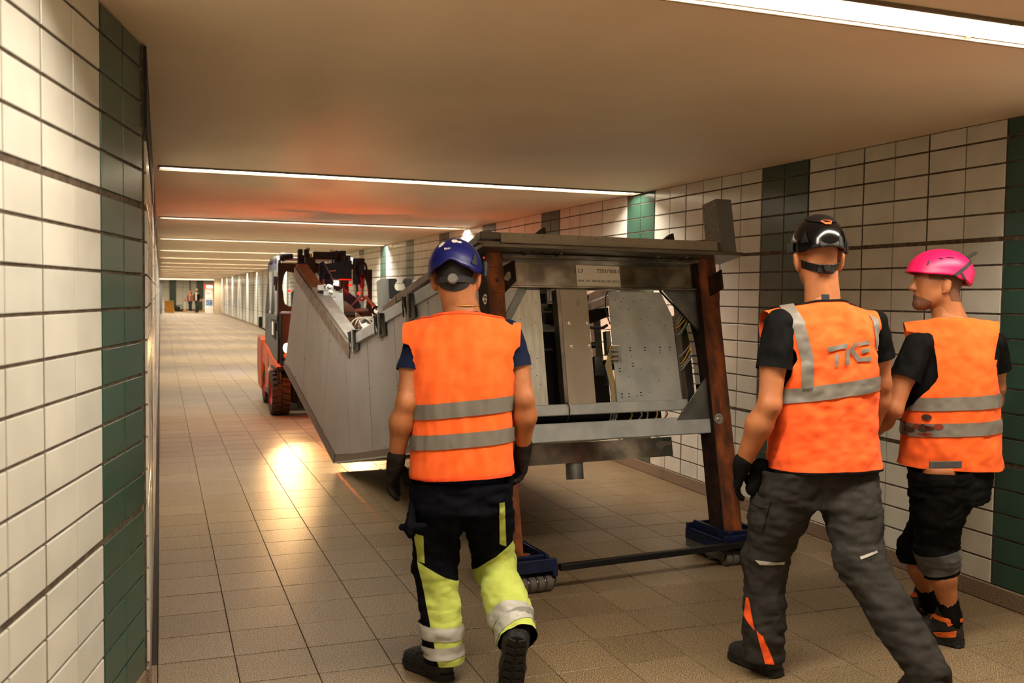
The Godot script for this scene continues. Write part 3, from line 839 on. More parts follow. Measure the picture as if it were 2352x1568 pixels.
	# lower gap: wires
	for k in 9:
		var x := 0.79 + 0.012 * k if k < 4 else 0.93 + 0.062 * (k - 4)
		part("cable", MB.new().tube(spline([Vector3(x, 0.715, -0.13), Vector3(x + 0.02 + 0.01 * (k % 3), 0.75, -0.14), Vector3(x + 0.06, 0.78, -0.2)], 4), 0.005, 6).done(), [M.cable, M.cable, M.cable, M.cable, M.cable_yellow, M.cable, M.cable, M.cable_yellow, M.cable_orange][k], o)
	part("hanging_wire", MB.new().tube(spline([Vector3(0.462, 0.84, -0.04), Vector3(0.478, 0.80, -0.035), Vector3(0.470, 0.74, -0.05), Vector3(0.455, 0.70, -0.09)]), 0.003, 6).done(), M.plastic, o)
	# --- machinery inside, dark
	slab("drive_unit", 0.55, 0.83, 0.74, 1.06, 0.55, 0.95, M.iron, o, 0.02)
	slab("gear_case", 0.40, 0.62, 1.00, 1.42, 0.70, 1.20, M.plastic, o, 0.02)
	part("step_chain_wheel", MB.new().lathe([Vector2(0.03, -0.03), Vector2(0.16, -0.03), Vector2(0.18, -0.015), Vector2(0.18, 0.015), Vector2(0.16, 0.03), Vector2(0.03, 0.03)], 24, Transform3D(LEFTWARD, Vector3(0.68, 1.12, -0.62))).done(), M.iron, o)
	part("shaft", MB.new().tube([Vector3(0.1, 1.12, -0.62), Vector3(1.4, 1.12, -0.62)], 0.035, 14).done(), M.iron, o)
	part("guide_beam", MB.new().bar(Vector3(0.60, 1.33, -0.30), Vector3(0.98, 1.40, -1.4), 0.05, 0.12).done(), M.iron, o)
	part("guide_beam", MB.new().bar(Vector3(0.66, 1.47, -0.3), Vector3(0.84, 1.52, -0.9), 0.03, 0.03).done(), M.galv_dark, o)
	part("pedal", MB.new().box(Vector3(0.715, 1.185, -0.16), Vector3(0.06, 0.035, 0.10), 0.01).box(Vector3(0.40, 1.16, -0.16), Vector3(0.10, 0.018, 0.06), 0.004).done(), M.plastic, o)
	part("hydraulic_hose", MB.new().tube(spline([Vector3(0.66, 1.30, -0.12), Vector3(0.72, 1.285, -0.1), Vector3(0.77, 1.283, -0.09), Vector3(0.81, 1.30, -0.09)]), 0.009, 8).done(), M.plastic, o)
	part("hydraulic_hose", MB.new().tube(spline([Vector3(0.812, 1.50, -0.05), Vector3(0.79, 1.46, -0.05), Vector3(0.79, 1.38, -0.055), Vector3(0.812, 1.30, -0.06)]), 0.004, 8).done(), M.plastic, o)
	slab("motor_case", 0.74, 0.80, 1.00, 1.12, 0.16, 0.26, M.galv_dark, o, 0.004)
	slab("dark_back", 0.10, 1.28, 0.70, 0.80, 0.30, 0.34, M.hole, o)  # black sheets that keep the lower gap dark
	part("dark_floor", MB.new().box(Vector3(0.70, 0.69, -1.0), Vector3(1.3, 0.02, 1.6)).done(), M.hole, o)
	# the open lattice of the far side
	for q in [[0.2, 0.66, 0.2, 1.68], [1.3, 0.66, 1.3, 1.68], [2.4, 0.66, 2.4, 1.66], [0.2, 0.68, 3.7, 0.70], [0.2, 1.66, 3.05, 1.62], [1.3, 0.70, 2.4, 1.62], [2.4, 0.70, 3.5, 1.62], [3.75, 0.68, 5.8, 1.82]]:
		part("lattice_bar", MB.new().bar(Vector3(1.43, q[1], -q[0]), Vector3(1.43, q[3], -q[2]), 0.06, 0.06, Vector3.RIGHT, 0.003).done(), M.galv_dark, o)
	# in the dip: rusty curved guide, coiled wires, cross tube
	var arc := spline([Vector3(0.45, 2.32, -4.90), Vector3(0.45, 2.20, -4.62), Vector3(0.45, 2.075, -4.38), Vector3(0.45, 2.0, -4.13), Vector3(0.45, 1.97, -3.95)], 2)
	for k in arc.size() - 1: part("guide_segment", MB.new().bar(arc[k], arc[k + 1], 0.10, 0.10).done(), M.brown_steel, o)
	part("cross_tube", MB.new().tube([Vector3(0.16, 2.10, -4.20), Vector3(0.40, 2.10, -4.20)], 0.025, 12).done(), M.rust_dark, o)
	bolt(o, Transform3D(Basis(Vector3.UP, Vector3.RIGHT, Vector3.FORWARD), Vector3(0.40, 2.10, -4.20)), 0.02)
	for k in 6:
		var ring := []
		for j in 13: ring.append(Vector3(0.26 + 0.10 * cos(j * 0.40 + 0.3 * k) + 0.03 * k, 1.86 + 0.085 * sin(j * 0.40 + 0.3 * k), -3.50 + 0.06 * k * cos(j)))
		part("coiled_wire", MB.new().tube(spline(ring, 3), 0.006, 6).done(), M.cable, o)
	slab("junction_box", 0.18, 0.28, 1.74, 1.80, 3.2, 3.32, M.galv, o)
	for k in 3: part("loose_plate", MB.new().box(Vector3.ZERO, Vector3(0.06, 0.01, 0.14), 0.002).done(), M.galv, o, Transform3D(Basis.from_euler(Vector3(0.5 - 0.3 * k, 0.6 * k, 0.4)), Vector3(0.24 + 0.06 * k, 1.83 + 0.02 * k, -3.3 - 0.08 * k)))


# ------------------------------------------------------------------ roller dollies under the posts and the bar between them
func dollies() -> void:
	var h := deg_to_rad(4.6)
	var b := Basis(Vector3(cos(h), 0, -sin(h)), Vector3.UP, Vector3(sin(h), 0, cos(h)))
	for s in 2:
		var where := Vector3(1.828, 0, -4.87) if s == 0 else Vector3(3.285, 0, -5.01)
		var o := thing("roller_dolly", ["blue roller dolly under the left rusty post, behind the worker in the blue helmet", "blue roller dolly under the right rusty post, beside the worker in the black helmet"][s], "dolly", Transform3D(b, where), "dollies under the posts")
		var f := MB.new()
		f.box(Vector3(0, 0.148, 0), Vector3(0.34, 0.012, 0.38), 0.003)
		for x in [-1, 1]: f.box(Vector3(x * 0.155, 0.120, 0), Vector3(0.03, 0.07, 0.40), 0.004)
		for x in [-1, 1]: f.box(Vector3(x * 0.115, 0.178, 0), Vector3(0.022, 0.05, 0.36), 0.004)
		for z in [-1, 1]: f.box(Vector3(0, 0.150, z * 0.19), Vector3(0.33, 0.07, 0.022), 0.004)
		for z in [-1, 1]: f.box(Vector3(0, 0.180, z * 0.15), Vector3(0.21, 0.04, 0.018), 0.003)
		part("tray", f.done(), M.blue, o)
		for x in [-1, 1]: part("axle_plate", MB.new().prism(poly([-0.19, 0.04, 0.17, 0.035, 0.19, 0.06, 0.19, 0.12, -0.19, 0.12]), -0.004, 0.004, Transform3D(Basis(Vector3.BACK, Vector3.UP, Vector3.LEFT), Vector3(x * 0.165, 0, 0))).done(), M.galv_dark, o)
		for z in 3:
			for x in 6:
				var r := part("roller", MB.new().lathe([Vector2(0.01, -0.021), Vector2(0.038, -0.021), Vector2(0.044, -0.016), Vector2(0.044, 0.016), Vector2(0.038, 0.021), Vector2(0.01, 0.021)], 20, Transform3D(LEFTWARD, Vector3.ZERO)).done(), M.roller, o, at(-0.125 + 0.05 * x, 0.0442, 0.16 - 0.14 * z))
				if z == 0: part("roller_disc", MB.new().lathe([Vector2(0.0, -0.024), Vector2(0.041, -0.024), Vector2(0.041, -0.0225)], 16, Transform3D(LEFTWARD, Vector3.ZERO)).done(), M.bolt, r)
		part("axle", MB.new().tube([Vector3(-0.17, 0.044, 0.16), Vector3(0.17, 0.044, 0.16)], 0.008, 8).done(), M.steel, o)
		if s == 1: part("handle", MB.new().tube(spline([Vector3(-0.06, 0.09, 0.2), Vector3(-0.05, 0.09, 0.25), Vector3(0.05, 0.09, 0.25), Vector3(0.06, 0.09, 0.2)]), 0.009, 8).done(), M.bolt, o)
	var bar := MB.new().box(Vector3.ZERO, Vector3(1.32, 0.035, 0.035), 0.003)
	var t := part("tie_bar", bar.done(), M.iron, self, Transform3D(b * Basis().rotated(Vector3.BACK, 0.004), Vector3(2.678, 0.135, -4.735)))
	tag(t, "dark square steel bar joining the two blue roller dollies just above the floor", "bar")


# ------------------------------------------------------------------ the forklift, seen from its front left corner
func wheel(parent: Node, where: Vector3, r: float, w: float, lugs: int) -> void:
	var t := Transform3D(LEFTWARD, where)
	var tyre := MB.new()
	tyre.lathe([Vector2(r * 0.55, -w / 2 + 0.01), Vector2(r * 0.90, -w / 2), Vector2(r * 0.95, -w / 2 + 0.02), Vector2(r * 0.95, w / 2 - 0.02), Vector2(r * 0.90, w / 2), Vector2(r * 0.55, w / 2 - 0.01)], 36)
	for k in lugs:
		for s in [-1, 1]:
			var a := TAU * (k + (0.5 if s > 0 else 0.0)) / lugs
			var b := Basis(Vector3(cos(a), 0, sin(a)), Vector3.UP, Vector3(-sin(a), 0, cos(a)))
			tyre.box(Vector3(cos(a), 0, sin(a)) * r * 0.965 + Vector3.UP * s * w * 0.25, Vector3(r * 0.08, w * 0.46, TAU * r / lugs * 0.62), 0.006, b * Basis().rotated(Vector3.RIGHT, 0.25 * s))
	var o := part("wheel", tyre.done(), M.tyre, parent, t)
	part("rim", MB.new().lathe([Vector2(0.0, w * 0.36), Vector2(r * 0.2, w * 0.40), Vector2(r * 0.3, w * 0.25), Vector2(r * 0.5, w * 0.3), Vector2(r * 0.58, w * 0.46), Vector2(r * 0.60, w * 0.2)], 28).done(), M.rim_red, o)


func forklift() -> void:
	M.rim_red = plain(Color(0.75, 0.12, 0.05), 0.4)
	var o := thing("forklift", "orange and grey forklift with a dark mast facing us, headlight lit, carrying the escalator section", "forklift", at(1.40, 0, -12.4))
	# own axes: x from its near side to the right, z towards us; front at z = 0
	var yz := Transform3D(Basis(Vector3.FORWARD, Vector3.UP, Vector3.RIGHT), Vector3.ZERO)   # (length, height) pushed along x
	for s in [0.0, 1.14]:
		wheel(o, Vector3(0.06 if s == 0.0 else 1.10, 0.292, -0.33), 0.29, 0.235, 22)
		wheel(o, Vector3(0.10 if s == 0.0 else 1.06, 0.235, -1.78), 0.232, 0.20, 20)
	part("chassis", MB.new().prism(poly([0.66, 0.14, 2.35, 0.14, 2.4, 0.50, 0.72, 0.40]), 0.05, 1.12, yz).done(), M.dark_paint, o)
	part("side_skirt", MB.new().prism(poly([0.64, 0.26, 1.50, 0.26, 1.52, 0.55, 2.10, 0.60, 2.25, 0.86, 1.70, 0.87, 1.20, 0.82, 0.72, 0.73, 0.25, 0.69, 0.05, 0.65, 0.10, 0.61, 0.50, 0.62]), 0.0, 0.30, yz).done(), M.orange_paint, o, Transform3D(), "orange side panel")
	part("side_skirt", MB.new().prism(poly([0.64, 0.26, 1.50, 0.26, 1.52, 0.60, 2.10, 0.66, 2.25, 0.98, 1.20, 0.92, 0.05, 0.66, 0.50, 0.62]), 0.86, 1.16, yz).done(), M.orange_paint, o)
	part("sill", MB.new().prism(poly([0.62, 0.20, 1.52, 0.20, 1.52, 0.27, 0.62, 0.27]), -0.01, 0.2, yz).done(), M.grey_paint, o)
	part("side_recess", MB.new().prism(poly([0.66, 0.34, 1.00, 0.58, 1.20, 0.76, 1.18, 0.60, 0.90, 0.36]), -0.004, 0.02, yz).done(), M.dark_paint, o)
	var logo := TextMesh.new()
	logo.text = "Linde"
	logo.font_size = 14
	logo.pixel_size = 0.006
	logo.depth = 0.002
	part("logo", logo, M.paper, o, Transform3D(Basis(Vector3.BACK, Vector3.UP, Vector3.LEFT).rotated(Vector3.RIGHT, -0.25), Vector3(-0.006, 0.55, -0.98)))
	part("counterweight", MB.new().prism(poly([1.95, 0.18, 2.42, 0.22, 2.56, 0.5, 2.54, 0.84, 2.40, 0.95, 1.95, 0.90]), -0.015, 1.175, yz).done(), M.orange_paint, o)
	# cab
	part("door_panel", MB.new().prism(poly([0.20, 0.68, 0.72, 0.72, 1.20, 0.81, 1.72, 0.86, 1.74, 1.30, 0.28, 1.30, 0.16, 1.0]), 0.02, 0.06, yz).done(), M.grey_paint, o)
	for q in [[0.04, 1.28, -0.24, 0.08, -0.52], [0.04, 1.28, -0.98, 0.08, -0.98], [0.04, 1.28, -1.68, 0.08, -1.60], [1.12, 0.8, -0.24, 1.08, -0.52], [1.12, 0.9, -1.68, 1.08, -1.60]]:
		part("cab_pillar", MB.new().bar(Vector3(q[0], q[1], q[2]), Vector3(q[3], 2.02, q[4]), 0.05, 0.09, Vector3.RIGHT, 0.01).done(), M.grey_paint, o)
	var roof := MB.new()
	roof.tube(spline([Vector3(0.07, 1.85, -0.44), Vector3(0.08, 2.00, -0.52), Vector3(0.09, 2.055, -0.66), Vector3(0.10, 2.06, -1.0), Vector3(0.10, 2.06, -1.5), Vector3(0.09, 2.0, -1.64)]), 0.035, 10)
	roof.tube(spline([Vector3(1.09, 1.85, -0.44), Vector3(1.08, 2.00, -0.52), Vector3(1.07, 2.055, -0.66), Vector3(1.06, 2.06, -1.0), Vector3(1.06, 2.06, -1.5), Vector3(1.07, 2.0, -1.64)]), 0.035, 10)
	for k in 7: roof.box(Vector3(0.58, 2.06, -0.66 - 0.14 * k), Vector3(0.96, 0.02, 0.035), 0.005)
	part("overhead_guard", roof.done(), M.grey_light, o)
	part("door_window", MB.new().prism(poly([0.36, 1.34, 0.92, 1.34, 0.92, 1.98, 0.58, 1.98]), 0.05, 0.056, yz).done(), M.glass, o)
	part("door_window", MB.new().prism(poly([1.02, 1.34, 1.60, 1.34, 1.54, 1.98, 1.02, 1.98]), 0.05, 0.056, yz).done(), M.glass, o)
	part("lower_window", MB.new().prism(poly([0.36, 0.98, 0.86, 1.02, 0.88, 1.24, 0.36, 1.24]), 0.012, 0.02, yz).done(), M.black, o)
	part("notice", MB.new().prism(poly([0.55, 1.03, 0.74, 1.03, 0.74, 1.21, 0.55, 1.21]), 0.006, 0.012, yz).done(), M.paper, o)
	part("door_hinge", MB.new().box(Vector3(0.012, 1.15, -0.30), Vector3(0.03, 0.10, 0.04), 0.005).box(Vector3(0.012, 1.75, -0.44), Vector3(0.03, 0.12, 0.04), 0.005).done(), M.plastic, o)
	part("mirror", MB.new().box(Vector3(-0.05, 1.17, -1.70), Vector3(0.05, 0.16, 0.05), 0.012).tube([Vector3(0.03, 1.05, -1.68), Vector3(-0.05, 1.10, -1.70)], 0.01, 6).done(), M.plastic, o)
	part("mirror", MB.new().box(Vector3(0.03, 1.72, -0.40), Vector3(0.04, 0.20, 0.05), 0.012).done(), M.plastic, o)
	part("seat", MB.new().box(Vector3(0.58, 1.02, -1.15), Vector3(0.48, 0.14, 0.5), 0.05).box(Vector3(0.58, 1.35, -1.42), Vector3(0.46, 0.6, 0.14), 0.05).done(), M.plastic, o)
	part("steering_wheel", MB.new().tube(_ring(0.17, 24, Transform3D(Basis().rotated(Vector3.RIGHT, 0.5), Vector3(0.42, 1.30, -0.72))), 0.014, 8, false).tube([Vector3(0.42, 1.30, -0.72), Vector3(0.42, 1.0, -0.50)], 0.03, 8).done(), M.plastic, o)
	part("dashboard", MB.new().box(Vector3(0.58, 0.98, -0.42), Vector3(1.0, 0.24, 0.2), 0.03).done(), M.dark_paint, o)
	# front: fender, column with the headlight
	part("fender", MB.new().tube(spline([Vector3(0.03, 0.44, -0.02), Vector3(0.03, 0.585, -0.08), Vector3(0.03, 0.625, -0.33), Vector3(0.03, 0.58, -0.58), Vector3(0.03, 0.44, -0.66)]), 0.03, 8).prism(poly([0.03, 0.60, 0.62, 0.60, 0.62, 0.63, 0.03, 0.63]), -0.02, 0.26, yz).done(), M.plastic, o)
	part("front_column", MB.new().box(Vector3(0.13, 0.98, -0.14), Vector3(0.17, 0.74, 0.16), 0.02).box(Vector3(1.03, 0.98, -0.14), Vector3(0.17, 0.74, 0.16), 0.02).done(), M.dark_paint, o)
	part("front_plate", MB.new().box(Vector3(0.58, 0.72, -0.20), Vector3(0.85, 0.55, 0.08), 0.02).box(Vector3(0.58, 0.32, -0.16), Vector3(0.80, 0.30, 0.08), 0.02).done(), M.dark_paint, o)
	for s in [0, 1]:
		var x: float = [0.115, 1.04][s]
		var hb := part("headlight", MB.new().box(Vector3.ZERO, Vector3(0.098, 0.22, 0.06), 0.025).done(), M.dark_paint, o, at(x, 0.845, -0.045))
		part("lamp_lens", MB.new().lathe([Vector2(0.0, 0.016), Vector2(0.03, 0.012), Vector2(0.045, 0.0)], 20, Transform3D(FACING * Basis.from_scale(Vector3(1, 1, 1.4)), Vector3(0, 0.045, 0.030))).done(), M.lamp_glow, hb)
		part("indicator", MB.new().lathe([Vector2(0.0, 0.016), Vector2(0.03, 0.012), Vector2(0.042, 0.0)], 20, Transform3D(FACING * Basis.from_scale(Vector3(1, 1, 1.0)), Vector3(0, -0.055, 0.030))).done(), M.amber, hb)
		var sl := SpotLight3D.new()
		sl.name = "headlight_beam"
		sl.light_color = Color(1.0, 0.78, 0.52)
		sl.light_energy = HEADLIGHT
		sl.spot_range = 40.0
		sl.spot_attenuation = 2.0
		sl.spot_angle = 50.0
		sl.light_size = 0.05
		sl.shadow_enabled = true
		sl.transform = Transform3D(Basis().rotated(Vector3.UP, PI - (-0.08 if s == 0 else 0.12)).rotated(Vector3.RIGHT, 0.14), Vector3(x, 0.89, 0.012))
		o.add_child(sl)
		var low: SpotLight3D = sl.duplicate()
		low.name = "low_beam"
		low.spot_angle = 11.0
		low.light_energy = 7.0
		o.add_child(low)
		low.look_at_from_position(o.position + Vector3(x, 0.89, 0.012), Vector3(1.40 if s == 0 else 2.1, 0, -8.85))
	# mast: two uprights, crossbars, lift cylinders
	var mast := MB.new()
	for x in [0.30, 0.86]:
		mast.box(Vector3(x, 1.10, -0.02), Vector3(0.09, 1.96, 0.07), 0.006).box(Vector3(x + (0.05 if x < 0.5 else -0.05), 1.10, 0.04), Vector3(0.05, 1.96, 0.05), 0.006)
	for y in [0.5, 1.25, 1.90]: mast.box(Vector3(0.58, y, -0.04), Vector3(0.52, 0.09, 0.05), 0.006)
	part("mast", mast.done(), M.dark_paint, o)
	var top := MB.new()
	for q in [[0.235, 0.06, 2.125], [0.315, 0.06, 2.125], [0.70, 0.055, 2.12], [0.76, 0.05, 2.12], [0.80, 0.04, 2.12]]: top.box(Vector3(q[0] + 0.05, q[2] - 0.07, -0.04), Vector3(q[1], 0.20, 0.10), 0.006)
	top.box(Vector3(0.62, 2.08, -0.05), Vector3(0.34, 0.10, 0.06), 0.006)
	part("mast_head", top.done(), M.dark_paint, o)
	part("lift_cylinder", MB.new().tube([Vector3(0.36, 2.16, -0.05), Vector3(0.41, 2.16, -0.05)], 0.02, 10).tube([Vector3(0.67, 2.14, -0.05), Vector3(0.72, 2.14, -0.05)], 0.022, 10).tube([Vector3(0.69, 0.6, -0.06), Vector3(0.69, 2.10, -0.06)], 0.022, 10).tube([Vector3(0.42, 0.6, -0.06), Vector3(0.42, 2.10, -0.06)], 0.022, 10).done(), M.bolt, o)
	part("work_light", MB.new().tube([Vector3(0.06, 2.06, -0.30), Vector3(0.10, 2.06, -0.30), Vector3(0.12, 2.06, -0.24), Vector3(0.22, 2.07, -0.22)], [0.045, 0.06, 0.05, 0.04], 14).tube([Vector3(0.88, 2.06, -0.22), Vector3(0.96, 2.06, -0.22)], 0.05, 14).done(), M.iron, o)
	# carriage: a dark plate with two wavy openings
	var jaw := [-0.005, 1.36, 0.235, 1.36, 0.235, 1.425, 0.12, 1.425, 0.075, 1.46, 0.062, 1.52, 0.06, 1.58, 0.046, 1.64, 0.046, 1.70, 0.056, 1.76, 0.07, 1.82, 0.095, 1.865, 0.21, 1.845, 0.235, 1.83, 0.235, 1.97, -0.005, 1.97]
	part("carriage_jaw", MB.new().prism(poly(jaw), 0.06, 0.11).done(), M.dark_paint, o)
	part("carriage_jaw", MB.new().prism(poly(jaw), 0.06, 0.11, Transform3D(Basis.from_scale(Vector3(-1, 1, 1)), Vector3(1.185, -0.06, 0))).done(), M.dark_paint, o)
	part("carriage_bar", MB.new().box(Vector3(0.58, 1.94, 0.10), Vector3(0.72, 0.07, 0.05), 0.004).box(Vector3(0.385, 1.76, 0.13), Vector3(0.13, 0.58, 0.08), 0.004).done(), M.dark_paint, o)
	# lights on the carriage
	part("red_light", MB.new().box(Vector3(0.79, 1.70, 0.68), Vector3(0.03, 0.03, 0.03), 0.005).done(), M.red_glow, o)
	part("warning_strip", MB.new().box(Vector3(0.72, 1.765, 0.765), Vector3(0.15, 0.006, 0.008)).done(), M.red_glow, o)
	for q in [[0.79, 1.66, 0.74, 1.1], [0.15, 1.62, 0.0, 1.0], [1.04, 1.60, 0.0, 1.0]]:  # the last two are out of view, lighting the carriage openings
		var rl := OmniLight3D.new()
		rl.name = "red_light_glow"
		rl.light_color = Color(1.0, 0.08, 0.02)
		rl.light_energy = 0.05 * q[3]
		rl.light_size = 0.03
		rl.omni_range = 20.0
		rl.omni_attenuation = 2.0
		rl.shadow_enabled = true
		rl.position = Vector3(q[0], q[1], q[2])
		o.add_child(rl)
	for q in [[0.15, 1.62, -0.03], [1.04, 1.60, -0.03]]: part("red_light", MB.new().box(Vector3(q[0], q[1], q[2]), Vector3(0.03, 0.03, 0.02), 0.005).done(), M.red_glow, o)  # unseen red lamps behind the openings, placed to redden their edges
	part("beacon", MB.new().lathe([Vector2(0.0, 0.10), Vector2(0.04, 0.09), Vector2(0.055, 0.05), Vector2(0.055, 0.0), Vector2(0.0, 0.0)], 16, at(0.62, 1.12, 0.62)).done(), glow(Color(1.0, 0.36, 0.06), 3.0), o)  # unseen amber lamp, placed to light ceiling, floor and wall orange
	part("unseen_lamp_arm", MB.new().tube([Vector3(0.62, 1.10, 0.62), Vector3(0.62, 1.08, 0.3), Vector3(0.62, 1.08, -0.02)], 0.015, 8).done(), M.dark_paint, o)  # its arm, also out of view
	var bl := OmniLight3D.new()
	bl.name = "unseen_amber_glow"
	bl.light_color = Color(1.0, 0.40, 0.13)
	bl.light_energy = BEACON
	bl.light_size = 0.05
	bl.omni_range = 30.0
	bl.omni_attenuation = 2.0
	bl.shadow_enabled = true
	bl.position = Vector3(0.62, 1.17, 0.62)
	o.add_child(bl)
	# blue spot thrown on the floor behind
	part("floor_spot", MB.new().lathe([Vector2(0.0, 0.02), Vector2(0.03, 0.01), Vector2(0.03, -0.05)], 12, Transform3D(FACING.rotated(Vector3.UP, PI), Vector3(0.15, 1.98, -1.72))).done(), glow(Color(0.25, 0.4, 1.0), 2.0), o)
	var bs := SpotLight3D.new()
	bs.name = "floor_spot_beam"
	bs.light_color = Color(0.15, 0.3, 1.0)
	bs.light_energy = 70.0
	bs.spot_angle = 5.0
	bs.spot_range = 30.0
	bs.spot_attenuation = 2.0
	bs.shadow_enabled = true
	o.add_child(bs)
	bs.look_at_from_position(o.position + Vector3(0.15, 1.98, -1.78), Vector3(1.33, 0, -19.6))


const HEADLIGHT := 1.3
const BEACON := 1.5


func _ring(r: float, n: int, t: Transform3D) -> Array:
	var p := []
	for k in n + 1: p.append(t * Vector3(cos(TAU * k / n) * r, 0, sin(TAU * k / n) * r))
	return p


# ------------------------------------------------------------------ the blue jib on the forks, its hook, chain and slings
func lifting_gear() -> void:
	var o := thing("lifting_jib", "dark blue box-section lifting jib fixed to the mast, with an angled plate on its left", "jib", at(1.40, 0, -12.4))
	part("beam", MB.new().prism(poly([0.483, 1.951, 0.802, 2.001, 0.802, 1.751, 0.578, 1.774]), 0.22, 0.75).done(), M.blue, o)
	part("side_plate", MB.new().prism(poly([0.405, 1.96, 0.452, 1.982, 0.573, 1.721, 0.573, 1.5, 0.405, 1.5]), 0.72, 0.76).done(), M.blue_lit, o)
	part("end_plate", MB.new().box(Vector3(0.881, 1.865, 0.78), Vector3(0.14, 0.325, 0.05), 0.006).done(), M.blue, o)
	part("plate_edge", MB.new().bar(Vector3(0.456, 1.982, 0.758), Vector3(0.577, 1.721, 0.758), 0.010, 0.03).done(), M.galv_dark, o)
	part("foot_gusset", MB.new().prism(poly([0.573, 1.694, 0.70, 1.68, 0.878, 1.539, 0.932, 1.459, 0.932, 1.36, 0.573, 1.33]), 0.45, 0.66).done(), M.blue, o)
	part("handle", MB.new().tube([Vector3(0.53, 1.865, 0.775), Vector3(0.60, 1.875, 0.775)], 0.008, 8).done(), M.galv, o)
	for q in [[0.41, 1.91], [0.412, 1.84], [0.505, 1.80], [0.51, 1.70]]:
		part("shackle", MB.new().tube(_ring(0.028, 14, Transform3D(FACING, Vector3(q[0], q[1], 0.78))), 0.007, 6, false).done(), M.rust_dark, o)
	part("sticker", MB.new().box(Vector3(0.455, 1.72, 0.762), Vector3(0.022, 0.09, 0.003)).done(), M.amber, o)
	# shackle, red chain with hook
	var c := thing("lifting_chain", "short red lifting chain with a shackle hanging from the blue jib's end", "chain", at(2.315, 1.63, -11.575))
	part("shackle", MB.new().tube(_ring(0.055, 20, Transform3D(FACING * Basis.from_scale(Vector3(1, 1, 1.6)), Vector3(0.0, 0.265, 0))), 0.013, 8, false).done(), M.rust_dark, c)
	for k in 4:
		var b := FACING if k % 2 == 0 else FACING.rotated(Vector3.UP, PI / 2)
		part("chain_link", MB.new().tube(_ring(0.022, 14, Transform3D(b * Basis.from_scale(Vector3(1, 1, 1.7)), Vector3(0.0, 0.165 - 0.047 * k, 0))), 0.010, 8, false).done(), M.chain_red, c)
	part("hook", MB.new().tube(spline([Vector3(0, 0.02, 0), Vector3(0.0, -0.05, 0), Vector3(0.03, -0.09, 0), Vector3(0.0, -0.12, 0), Vector3(-0.03, -0.10, 0), Vector3(-0.032, -0.07, 0)]), 0.013, 8).done(), M.chain_red, c)
	# two webbing slings down to the section
	var ends := [Vector3(2.03, 1.41, -10.95), Vector3(2.36, 1.43, -10.95)]
	var where := ["left leg of the flat brown webbing slings below the red hook", "right leg of the flat brown webbing slings below the red hook"]
	for k in 2:
		var a := Vector3(2.315 - 0.035 + 0.07 * k, 1.555, -11.52)
		var t := part("lifting_sling", MB.new().bar(a, ends[k], 0.05, 0.012, Vector3.BACK).done(), M.webbing, self)
		tag(t, where[k], "sling", "webbing slings")
		part("end_shackle", MB.new().tube(_ring(0.045, 16, Transform3D(FACING, ends[k] - Vector3(0, 0.03, 0))), 0.014, 8, false).done(), M.rust_dark, t)
	var d := thing("support_disc", "flat round plate lit orange from below, hanging in the dip under the slings", "disc", at(2.165, 1.40, -10.9))
	part("plate", MB.new().lathe([Vector2(0, 0.012), Vector2(0.085, 0.012), Vector2(0.09, 0.006), Vector2(0.085, -0.006), Vector2(0, -0.006)], 28, Transform3D(Basis().rotated(Vector3.BACK, 0.10).rotated(Vector3.RIGHT, 0.18), Vector3.ZERO)).done(), M.brown_steel, d)
	part("stem", MB.new().tube([Vector3(0, 0, 0), Vector3(0, -0.06, -0.02)], 0.02, 8).done(), M.rust_dark, d)


